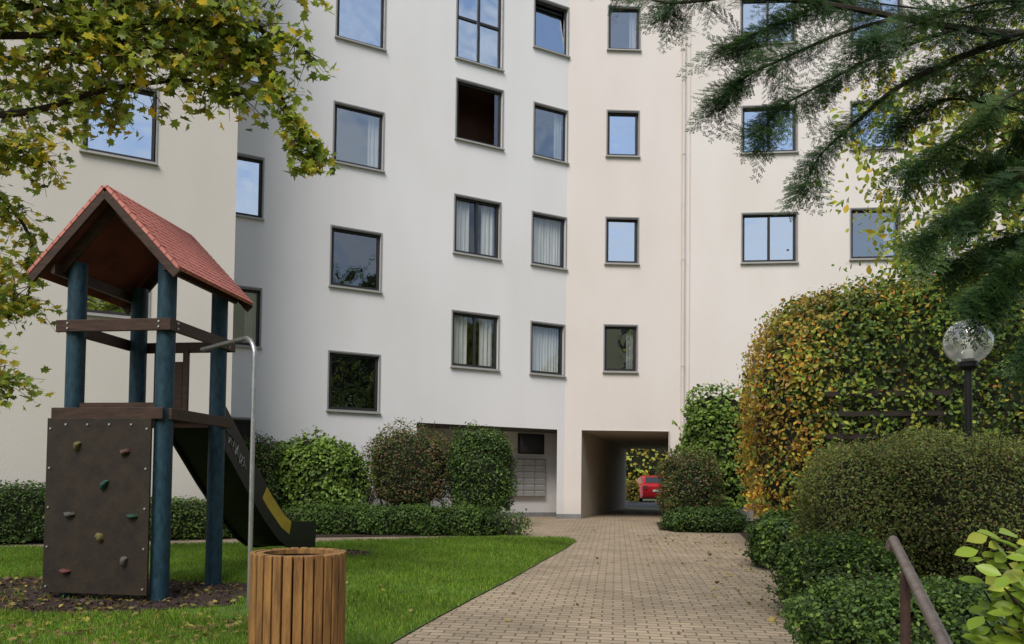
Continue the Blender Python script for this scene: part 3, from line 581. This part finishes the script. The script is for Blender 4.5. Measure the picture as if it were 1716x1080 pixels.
# ---------------------------------------------------------------- bin
bc_=at(501,930,4.62); bx,by=bc_.x,4.62; bz=gz(by); top=at(501,932,4.35).z
bn=thing('litter_bin',(bx,by,bz),'round wooden slatted litter bin beside the lawn','bin')
Hb=top-bz; rb_=.272
mb=MB(); mb.lathe((bx,by,bz),[(.22,.05),(.232,.05),(.235,Hb-.05),(.245,Hb-.03),(.225,Hb-.03),(.21,Hb-.07),(.205,.07),(0,.07)],36); mb.build('liner',M['liner'],bn,smooth=True)
ns=29
for i in range(ns):
    t=2*math.pi*i/ns; c=Vector((bx+rb_*math.cos(t),by+rb_*math.sin(t),bz+.03+(Hb-.03)/2)); rad=Vector((math.cos(t),math.sin(t),0)); tan=Vector((-math.sin(t),math.cos(t),0))
    mb=MB(); mb.box(c+Vector((0,0,random.uniform(-.004,.004))),(.0255,.016,(Hb-.03)/2),(tan,rad,Vector((0,0,1)))); mb.build('slat',M['hwood'],bn,bevel=.005)
mb=MB(); zt=Hb-.012; mb.lathe((bx,by,bz+zt),[(.212,-.02),(.254,-.02),(.254,.008),(.212,.008),(.212,-.02)],40); mb.build('rim',M['hwood'],bn)
for z in(Hb*.16,Hb*.86):
    mb=MB(); mb.lathe((bx,by,bz+z),[(.248,-.018),(.254,-.018),(.254,.018),(.248,.018)],36); mb.build('hoop',M['liner'],bn)
# ---------------------------------------------------------------- play tower
C=Vector((-3.74,7.6,0)); an=R(-8); lx=Vector((math.cos(an),math.sin(an),0)); ly=Vector((-math.sin(an),math.cos(an),0)); UZ=Vector((0,0,1)); g=gz(7.6)
def tp(x,y,z): return C+lx*x+ly*y+UZ*z
AX=(lx,ly,UZ)
tw=thing('play_tower',(C.x,C.y,g),'wooden playground tower with red gable roof, blue posts, climbing wall and slide','play tower')
hs=.475
zd=1.555; zr=2.40; za=3.62
for sx,sy in((-1,-1),(1,-1),(-1,1),(1,1)):
    mb=MB(); mb.tube([tp(sx*hs,sy*hs,g-.1),tp(sx*hs,sy*hs,2.98)],.085,20); mb.build('post',M['post'],tw,smooth=True)
def bolts(pts,parent,nrm=None,r=.010):
    mb=MB()
    for p in pts: mb.tube([p,p+(nrm or -ly)*.010],r,8)
    mb.build('bolts',M['bolt'],parent)['kind']='stuff'
mb=MB(); mb.box(tp(0,0,zd-.02),(hs-.03,hs-.03,.02),AX); mb.build('deck',M['brown2'],tw)
for k,(a,b,z) in enumerate([((-hs-.15,-hs-.10),(hs+.06,-hs-.10),zd-.055),((hs+.10,-hs-.06),(hs+.10,hs+.1),zd-.055),((-hs-.1,hs+.1),(hs+.1,hs+.1),zd-.055),((-hs-.10,-hs),(-hs-.10,hs),zd-.055)]):
    mb=MB(); mb.beam(tp(*a,z),tp(*b,z),.035,.11); o=mb.build('deck_beam',M['brown2'],tw,bevel=.005)
for k,(a,b,z) in enumerate([((-hs-.13,-hs-.10),(hs+.10,-hs-.10),zr-.055),((hs+.10,-hs-.12),(hs+.10,hs+.14),zr-.055),((-hs-.1,hs+.1),(hs+.1,hs+.1),zr-.06),((-hs-.10,-hs),(-hs-.10,hs),zr-.05)]):
    mb=MB(); mb.beam(tp(*a,z),tp(*b,z),.035,.115); o=mb.build('guard_rail',M['brown2'],tw,bevel=.005)
    if k==0: bolts([tp(x,-hs-.118,z+s*.025) for x in(-hs,hs) for s in(-1,1)],o)
    if k==1: bolts([tp(hs+.118,y,z+s*.025) for y in(-hs,hs) for s in(-1,1)],o,lx)
mb=MB(); mb.beam(tp(-hs+.08,-hs,zd+.03),tp(hs-.08,-hs,zd+.03),.06,.05); mb.build('sill_board',M['brown2'],tw)
for x,y,z0,z1,ww in [(-.26,hs+.06,zd,zr-.1,.05),(-.02,hs+.06,zd,zd+.62,.045),(.06,hs+.06,zd,zr-.1,.03)]:
    mb=MB(); mb.box(tp(x,y,(z0+z1)/2),(ww,.018,(z1-z0)/2),AX); mb.build('upright_board',M['brown2'],tw)
cw=MB(); x0,x1=-hs-.165,hs-.035; yb=-hs-.10; cz0=g+.06; cz1=zd-.005
cw.box(tp((x0+x1)/2,yb-.03,(cz0+cz1-.1)/2),((x1-x0)/2,.012,(cz1-.1-cz0)/2),AX); cwo=cw.build('climbing_wall',M['brown'],tw,bevel=.004)
bl=[tp(x,yb-.042,z) for x in(x0+.04,x1-.04) for z in np.linspace(cz0+.06,cz1-.2,5)]+[tp(x,yb-.042,cz1-.16) for x in np.linspace(x0+.2,x1-.2,4)]
bolts(bl,cwo)
hm={'o':mat('olive_hold',(.16,.13,.035),(.06,.06,.03),rough=.8,scale=30),'b':mat('brown_hold',(.13,.06,.045),(.05,.04,.03),rough=.8,scale=30),'g':mat('green_hold',(.02,.085,.055),(.02,.04,.03),rough=.8,scale=30),'y':mat('grey_hold',(.12,.10,.09),(.05,.05,.04),rough=.8,scale=30),'r':mat('red_hold',(.17,.045,.035),(.06,.03,.03),rough=.8,scale=30)}
nm={'o':'olive yellow','b':'reddish brown','g':'green','y':'grey brown','r':'dull red'}
WB=Wall((tp(-1,yb-.042,0).x,tp(-1,yb-.042,0).y),(tp(1,yb-.042,0).x,tp(1,yb-.042,0).y))
for i,(px,py,k) in enumerate([(130,747,'o'),(210,757,'b'),(175,812,'g'),(117,862,'y'),(222,865,'g'),(168,900,'o'),(208,940,'y'),(110,957,'r')]):
    u,z=WB.hit(px,py); mb=MB(); rr=random.Random(i); n_=9; rings=[(.042,0),(.038,.022),(.024,.040),(.009,.046)]
    ph=rr.uniform(0,6); el=rr.uniform(.6,.95)
    for r_,w_ in rings:
        for j in range(n_):
            t=2*math.pi*j/n_; q=r_*(1+.35*math.sin(2*t+ph)+.2*math.sin(3*t))
            mb.v.append(tuple(WB.pt(u+q*math.cos(t),w_,z+q*el*math.sin(t)-w_*.2)))
    for a in range(3):
        for j in range(n_): mb.f.append((a*n_+j,a*n_+(j+1)%n_,(a+1)*n_+(j+1)%n_,(a+1)*n_+j))
    mb.f.append(tuple(3*n_+j for j in range(n_)))
    h_=mb.build('climbing_hold',hm[k],cwo,smooth=True); h_['label']=nm[k]+' climbing hold'
yf,yk=-hs-.26,hs+.20; ew=.765; rx=-.025
ze=2.84
def roofslab(side):
    mb=MB(); t=.03
    A_=tp(rx,yf,za); B_=tp(rx,yk,za); C_=tp(rx+side*ew,yk,ze-.02); D_=tp(rx+side*ew,yf,ze-.02)
    nrm=(D_-A_).cross(B_-A_).normalized(); 
    if nrm.z<0: nrm=-nrm
    lo=[A_,B_,C_,D_]; hi=[p+nrm*t for p in lo]
    mb.poly(hi); mb.poly(lo[::-1])
    for i in range(4): j=(i+1)%4; mb.poly([lo[i],lo[j],hi[j],hi[i]])
    o=mb.build('roof',M['shingle'],tw); me=o.data; me.materials.append(M['roofu']); 
    for i,p in enumerate(me.polygons): p.material_index=0 if i==0 else (1 if i==1 else 0)
    uv=me.uv_layers.new(name='UVMap'); ds=(D_-A_).normalized(); dr=(B_-A_).normalized()
    for p in me.polygons:
        for li in p.loop_indices:
            v=me.vertices[me.loops[li].vertex_index].co; uv.data[li].uv=((Vector(v)-A_).dot(dr),-(Vector(v)-A_).dot(ds))
    return o
for s_ in(1,-1):
    slab=roofslab(s_)
    mb=MB(); A_=tp(rx,yf,za); ds=(tp(rx+s_*ew,yf,ze-.02)-A_); L_=ds.length; ds.normalize(); up=(ds.cross(ly)); up=up.normalized(); up=up if up.z>0 else -up
    st_=.075; k=int(L_/st_)
    for i in range(k+1):
        s0=max(.0,i*st_-.015); s1=min((i+1)*st_,L_+.012)
        if s1-s0<.02: continue
        for j in range(16):
            w=(yk-yf)/16; off=(w/2 if i%2 else 0); y0=yf+j*w+off; y1=min(y0+w-.005,yk)
            if y1-y0<.02: continue
            q=random.uniform(-.0015,.0015)
            a=A_+ly*(y0-yf)+ds*s0+up*.0315; b=A_+ly*(y1-yf)+ds*s0+up*.0315; c=A_+ly*(y1-yf-.010)+ds*s1+up*(.039+q); d=A_+ly*(y0-yf+.010)+ds*s1+up*(.039+q)
            mb.poly([a,b,c,d]); mb.poly([d,c,c-up*.006,d-up*.006])
    mb.build('shingles',M['shr'],slab)
for y in(yf+.02,yk-.02):
    for s_ in(-1,1):
        mb=MB(); mb.beam(tp(rx,y,za-.045),tp(rx+s_*(ew-.01),y,ze-.065),.03,.09); mb.build('bargeboard',M['brown2'],tw,bevel=.004)
for s_ in(-1,1):
    mb=MB(); mb.beam(tp(s_*(hs+.1),yf+.05,2.88),tp(s_*(hs+.1),yk-.05,2.88),.04,.10); mb.build('purlin',M['brown2'],tw)
for y in(-hs-.10,hs+.1):
    for s_ in(-1,1):
        mb=MB(); mb.beam(tp(rx,y,3.50),tp(s_*(hs+.1),y,2.90),.03,.10); mb.build('rafter',M['brown2'],tw)
# slide
sxw=.27; sc=.12
y0=hs+.02
pts=[(0,zd),(.12,zd-.02),(.35,zd-.22),(.8,zd-.62),(1.15,zd-.905),(1.3,zd-1.03),(1.7,.25),(1.95,.14),(2.2,.10),(2.55,.09),(2.85,.07)]
def strip(mb,f1,f2,rg=None):
    for i in (rg or range(len(pts)-1)): mb.poly([f1(i),f1(i+1),f2(i+1),f2(i)])
nr=[]
for i in range(len(pts)):
    a=pts[max(i-1,0)]; b=pts[min(i+1,len(pts)-1)]; t=Vector((b[0]-a[0],b[1]-a[1])).normalized(); nr.append((-t.y,t.x))
def sp_(x,off): return lambda i: tp(sc+x,y0+pts[i][0]+nr[i][0]*off,pts[i][1]+nr[i][1]*off)
mb=MB(); strip(mb,sp_(-sxw,0),sp_(sxw,0)); strip(mb,sp_(-sxw,-.12),sp_(sxw,-.12)); 
mb.build('slide',M['black'],tw,smooth=True)
for s_ in(-1,1):
    mb=MB(); hi_=.22; strip(mb,sp_(s_*sxw,-.15),sp_(s_*sxw,hi_)); strip(mb,sp_(s_*(sxw+.03),-.15),sp_(s_*(sxw+.03),hi_)); strip(mb,sp_(s_*sxw,hi_),sp_(s_*(sxw+.03),hi_)); strip(mb,sp_(s_*sxw,-.15),sp_(s_*(sxw+.03),-.15))
    sw=mb.build('slide_side',M['black'],tw)
    if s_==1:
        mb=MB(); strip(mb,sp_(sxw+.034,.02),sp_(sxw+.034,.20),range(4,7))
        o=mb.build('side_panel',M['yellow'],sw); o['label']='yellow strip on the side of the slide'
        mb=MB()
        base=[tp(sc+sxw+.036,y0+.28+.42*t,zd-.13-.38*t) for t in np.linspace(0,1,60)]
        mb.tube([p+ly*.05*math.sin(i*.9)+UZ*.05*math.cos(i*1.25+.4) for i,p in enumerate(base)],.0035,4); mb.build('scribble',M['bolt'],sw)
for s_ in(-1,1):
    mb=MB(); mb.poly([tp(sc+s_*.3,y0,zd),tp(sc+s_*.3,y0+.5,zd-.25),tp(sc+s_*.3,y0+.2,zd+.16),tp(sc+s_*.3,y0,zd+.34)]); mb.poly([tp(sc+s_*.32,y0,zd),tp(sc+s_*.32,y0+.5,zd-.25),tp(sc+s_*.32,y0+.2,zd+.16),tp(sc+s_*.32,y0,zd+.34)]); mb.build('slide_cheek',M['black'],tw)
b=ground(417,1022); tpz=at(415,563,b.y).z; e=tp(hs+.12,-.05,tpz+.0)
pth=[(b.x,b.y,gz(b.y)-.05),(b.x,b.y,tpz-.2)]
dv=(Vector((e.x,e.y,0))-Vector((b.x,b.y,0))).normalized()
for t in np.linspace(0,math.pi/2,8)[1:]: pth.append(tuple(Vector((b.x,b.y,tpz-.2))+dv*.2*(1-math.cos(t))+UZ*.2*math.sin(t)))
pth.append(tuple(e)); mb=MB(); mb.tube(pth,.021,14); mb.build('climbing_pole',M['steel'],tw,smooth=True)
# ---------------------------------------------------------------- maple
def limb_pts(ctrl,n=24):
    c=[Vector(at(*p)) for p in ctrl]; out=[]
    c=[c[0]]+c+[c[-1]]
    for i in range(1,len(c)-2):
        for k in range(n//(len(c)-3)+1):
            t=k/(n//(len(c)-3)+1); p0,p1,p2,p3=c[i-1:i+3]
            out.append(.5*((2*p1)+(-p0+p2)*t+(2*p0-5*p1+4*p2-p3)*t*t+(-p0+3*p1-3*p2+p3)*t**3))
    out.append(c[-2]); return out
trunk=Vector((-9.6,6.6,gz(6.6)))
mp_=thing('maple_tree',tuple(trunk),'maple tree with yellow green autumn leaves hanging in from the upper left','tree')
mb=MB(); mb.tube([trunk,trunk+Vector((.1,0,2.5)),trunk+Vector((.3,.1,4.5)),trunk+Vector((.3,.3,7.5))],[.24,.2,.16,.06],12); mb.build('trunk',M['bark'],mp_,smooth=True)
limbs=[[(-860,160,6.6),(-300,60,6.8),(60,60,7.1),(280,35,7.2),(430,50,7.3),(520,90,7.3)],
 [(-860,230,6.6),(-250,200,7.0),(30,190,7.3),(180,150,7.4),(330,135,7.4),(400,160,7.4)],
 [(330,30,7.2),(430,85,7.3),(480,180,7.3),(510,230,7.3),(528,270,7.3)],
 [(-860,330,6.8),(-280,250,8.0),(-60,290,8.8),(20,350,9.0),(55,420,9.0),(45,510,9.0)],
 [(-860,-100,6.6),(-100,-60,6.9),(150,-50,7.1),(350,-30,7.2),(500,-25,7.4)],
 [(-200,60,6.9),(0,100,7.1),(150,90,7.2),(270,80,7.2),(350,100,7.2)],
 [(-600,500,8),(-200,560,8.4),(-45,590,8.6),(-5,640,8.6)],
 [(-200,200,7.4),(-60,235,8.2),(20,240,8.6),(75,262,8.6)],
 [(-250,320,8.2),(-80,380,8.9),(-20,450,9.0),(10,520,9.0)],
 [(100,0,7.2),(250,10,7.4),(390,70,7.5),(455,110,7.5)],
 [(-50,20,6.9),(60,10,7.0),(180,50,7.0),(215,90,7.0)],
 [(-100,-10,6.8),(80,-30,6.9),(260,-20,7),(400,10,7.1)],
 [(-200,150,7.6),(0,150,7.8),(110,130,7.8),(200,185,7.8)],
 [(-200,60,7.9),(100,40,8.0),(300,60,8.0),(420,80,8.0)]]
dens=[1.2,.95,.85,1.1,1.1,1.0,1.2,1.1,1.1,1.0,1.0,1.1,1.0,1.0]
bmb=MB(); LP=[];LN=[];LT=[]; r=random.Random(3)
for li,lc in enumerate(limbs):
    pts_=limb_pts(lc); n_=len(pts_); bmb.tube(pts_,[.045*(1-i/n_)+.006 for i in range(n_)] if li in(0,1,3,4) else [.02*(1-i/n_)+.005 for i in range(n_)],6)
    for i in range(n_):
        if (pts_[i].x/pts_[i].y*F+858)<-120: continue
        for k in range(int(3.3*dens[li]+r.random())):
            d=Vector((r.uniform(-1,1),r.uniform(-.9,.9),r.uniform(-.75,.35))); d.normalize(); L_=r.uniform(.15,.5)
            if li in(2,): L_*=.5
            a=pts_[i]; e=a+d*L_; e.z-=.05; bmb.tube([a,a.lerp(e,.5)+Vector((0,0,.03)),e],[.006,.004,.002],4,False)
            for q in range(int(r.uniform(5,10))):
                t=r.uniform(.2,1.08); p=a.lerp(e,t)+Vector((r.gauss(0,.05),r.gauss(0,.05),r.gauss(-.03,.05)))
                LP.append(tuple(p)); LT.append((r.gauss(0,.6)+d.x*.4,r.gauss(0,.6),-.8+r.gauss(0,.4))); LN.append((r.gauss(0,.6),r.gauss(-.5,.6),r.gauss(.7,.5)))
bmb.build('branches',M['bark'],mp_,smooth=True)['kind']='stuff'
LP=np.array(LP); k=len(LP); mc=colmix([(.23,.31,.04),(.36,.42,.05),(.13,.19,.032),(.54,.47,.05),(.68,.50,.045),(.22,.13,.045)],[3.2,3.4,2.0,1.3,.7,.25],k)
yw=(cn(LP,1.4,33)>.45)&(rng.random(k)<.45); mc[yw]=colmix([(.68,.52,.05),(.56,.52,.06)],[1,1],k)[yw]
leafobj('leaves',LP,np.array(LN),np.array(LT),rng.uniform(.065,.125,k),mc,tmpl_maple(),M['maple'],mp_)
# ---------------------------------------------------------------- conifer
def spray_tmpl(L,sd):
    r=random.Random(sd); V=[];Fc=[]
    def quad(a,b,w):
        a=np.array(a);b=np.array(b); d=b-a; s=np.array([-d[1],d[0],0]); s=s/(np.linalg.norm(s)+1e-9)*w; m_=a*.45+b*.55+np.array([0,0,.0008]); i=len(V)
        V.extend([a,m_+s,b,m_-s]); Fc.append((i,i+1,i+2,i+3))
    def zf(y): return -1.3*(y**2)
    y=.02; side=1
    quad((0,0,0),(0,L*.5,zf(L*.5)),.003); quad((0,L*.5,zf(L*.5)),(0,L,zf(L)),.0022)
    while y<L:
        tl=(.105*(1-y/L)+.04)*r.uniform(.7,1.15); ang=R(r.uniform(38,60))*side; dx,dy=math.sin(ang),math.cos(ang)
        dz=-.35*r.random()
        n=int(tl/.0105)
        quad((0,y,zf(y)),(dx*tl,y+dy*tl,zf(y)+dz*tl),.002)
        for i in range(1,n+1):
            t=i/n*tl; c=(dx*t,y+dy*t,zf(y)+dz*t)
            for s in(-1,1):
                na=ang+s*R(r.uniform(40,62)); nl=.028*r.uniform(.75,1.15)
                quad(c,(c[0]+math.sin(na)*nl,c[1]+math.cos(na)*nl,c[2]+r.uniform(-.006,.004)),.0042)
        side=-side; y+=r.uniform(.018,.030)
    return np.array(V,float),Fc
cf=thing('conifer_tree',(6.2,4.4,gz(4.4)),'dark green needled conifer with drooping boughs hanging in from the upper right','tree')
mb=MB(); tk=Vector((6.2,4.4,gz(4.4))); mb.tube([tk,tk+Vector((0,0,3)),tk+Vector((-.1,0,6)),tk+Vector((-.1,0,9))],[.26,.2,.14,.03],12); mb.build('trunk',M['bark'],cf,smooth=True)
cl=[([(2500,60,4.4),(1900,50,4.6),(1716,58,4.7),(1590,45,4.8),(1400,10,4.9),(1250,-5,5.0),(1120,5,5.0),(1040,-20,5.1)],1.0),
 ([(2500,-100,4.4),(1900,-60,4.7),(1600,-50,4.9),(1300,-60,5.0),(1160,-30,5.1),(1120,20,5.1)],1.3),
 ([(1500,30,4.8),(1400,60,4.8),(1310,100,4.8),(1250,130,4.8),(1215,165,4.8)],1.2),
 ([(1716,58,4.6),(1600,100,4.6),(1500,150,4.6),(1430,210,4.6),(1375,260,4.6),(1350,310,4.6)],1.0),
 ([(1600,50,4.8),(1480,90,4.8),(1390,135,4.8),(1310,180,4.8),(1275,225,4.8)],1.1),
 ([(1900,120,4.3),(1716,150,4.4),(1640,210,4.4),(1580,250,4.4),(1545,290,4.4)],1.1),
 ([(2000,200,4.2),(1780,260,4.3),(1690,310,4.3),(1610,360,4.3),(1550,405,4.3)],1.3),
 ([(2000,300,4.1),(1800,370,4.2),(1740,420,4.2),(1680,470,4.2),(1650,500,4.2)],1.3),
 ([(2000,400,4.1),(1840,490,4.1),(1780,540,4.1),(1760,570,4.1),(1745,600,4.1)],1.2),
 ([(1900,-20,4.3),(1750,0,4.4),(1650,5,4.5),(1540,40,4.5),(1450,70,4.5)],1.2),
 ([(1450,-30,5),(1350,20,5),(1280,50,5),(1220,80,5)],1.2),
 ([(1900,150,4.6),(1760,190,4.7),(1640,170,4.8),(1570,170,4.8),(1520,210,4.8)],.9),
 ([(1900,330,4.6),(1760,310,4.7),(1680,270,4.8),(1620,270,4.8)],1.0),
 ([(1980,420,4.4),(1800,400,4.4),(1716,400,4.4),(1650,420,4.4),(1600,440,4.4)],1.2),
 ([(1980,20,4.7),(1800,80,4.8),(1716,110,4.9),(1650,110,4.9),(1570,110,4.9)],.9),
 ([(1980,-20,5.2),(1800,-10,5.2),(1650,20,5.2),(1500,10,5.2),(1400,-10,5.2)],1.2),
 ([(2000,250,4.9),(1800,230,4.9),(1716,220,4.9),(1650,330,4.9),(1620,370,4.9)],1.1)]
r=random.Random(12); groups=[[],[],[]]; bmb=MB()
for li,(lc,dn) in enumerate(cl):
    pts_=limb_pts(lc,30); n_=len(pts_); r0=.035 if li in(0,) else (.02 if li in(1,3,6) else .010)
    bmb.tube(pts_,[r0*(1-i/n_)+.003 for i in range(n_)],6)
    for i in range(1,n_):
        if (pts_[i].x/pts_[i].y*F+858)>1850: continue
        d0=(pts_[i]-pts_[i-1]).normalized()
        for k in range(int(dn*2.3+r.random())):
            sd=r.choice((-1,1)); v=(d0*r.uniform(.2,1.1)+Vector((0,1,0))*sd*r.uniform(-.2,.8)+Vector((r.uniform(-.9,.6),0,-r.uniform(-.1,.8)))).normalized()
            nrm=Vector((r.gauss(0,.5),-.75+r.gauss(0,.4),.65+r.gauss(0,.3)))
            groups[r.randrange(3)].append((tuple(pts_[i]),tuple(nrm),tuple(v),r.uniform(.5,.95)))
    v=(pts_[-1]-pts_[-3]).normalized(); groups[0].append((tuple(pts_[-1]),(0,-.6,.8),tuple(v),.8))
bmb.build('branches',M['bark'],cf,smooth=True)['kind']='stuff'
for gi,gr in enumerate(groups):
    k=len(gr)
    leafobj('needle_foliage',np.array([a[0] for a in gr]),np.array([a[1] for a in gr]),np.array([a[2] for a in gr]),np.array([a[3] for a in gr]),
      colmix([(.026,.064,.018),(.042,.094,.023),(.085,.145,.032)],[3,3,1.6],k),spray_tmpl((.30,.35,.25)[gi],gi),M['needle'],cf)
# ---------------------------------------------------------------- light
w=bpy.data.worlds.new('World'); S.world=w; w.use_nodes=True; nt=w.node_tree; bg=nt.nodes['Background']
sk=nt.nodes.new('ShaderNodeTexSky'); sk.sky_type='NISHITA'; sk.sun_disc=False
sv=Vector((-.20,-.61,.77)).normalized(); sk.sun_elevation=math.asin(sv.z); sk.sun_rotation=math.atan2(sv.x,sv.y)
sk.air_density=1.0; sk.dust_density=.5; sk.ozone_density=1.2
tc=nt.nodes.new('ShaderNodeTexCoord'); mp=nt.nodes.new('ShaderNodeMapping'); mp.inputs['Scale'].default_value=(1,1,2.2); nt.links.new(tc.outputs['Generated'],mp.inputs[0])
nz=nt.nodes.new('ShaderNodeTexNoise'); nz.inputs['Scale'].default_value=2.6; nz.inputs['Detail'].default_value=7; nz.inputs['Roughness'].default_value=.58; nt.links.new(mp.outputs[0],nz.inputs['Vector'])
cr=nt.nodes.new('ShaderNodeValToRGB'); cr.color_ramp.elements[0].position=.42; cr.color_ramp.elements[1].position=.64; cr.color_ramp.elements[0].color=(.12,.12,.12,1); cr.color_ramp.elements[1].color=(.8,.8,.8,1)
nt.links.new(nz.outputs['Fac'],cr.inputs[0])
mx=nt.nodes.new('ShaderNodeMix'); mx.data_type='RGBA'; nt.links.new(cr.outputs[0],mx.inputs[0]); nt.links.new(sk.outputs[0],mx.inputs[6]); mx.inputs[7].default_value=(5.2,5.3,5.5,1)
nt.links.new(mx.outputs[2],bg.inputs[0]); bg.inputs[1].default_value=.15
sl_=bpy.data.lights.new('sun','SUN'); sl_.energy=3.2; sl_.angle=R(35); sl_.color=(1,.955,.89)
so=bpy.data.objects.new('sun',sl_); COL.objects.link(so); so.rotation_euler=(-sv).to_track_quat('-Z','Y').to_euler()
S.view_settings.view_transform='Standard'; S.view_settings.look='None'; S.view_settings.exposure=0; S.view_settings.gamma=1
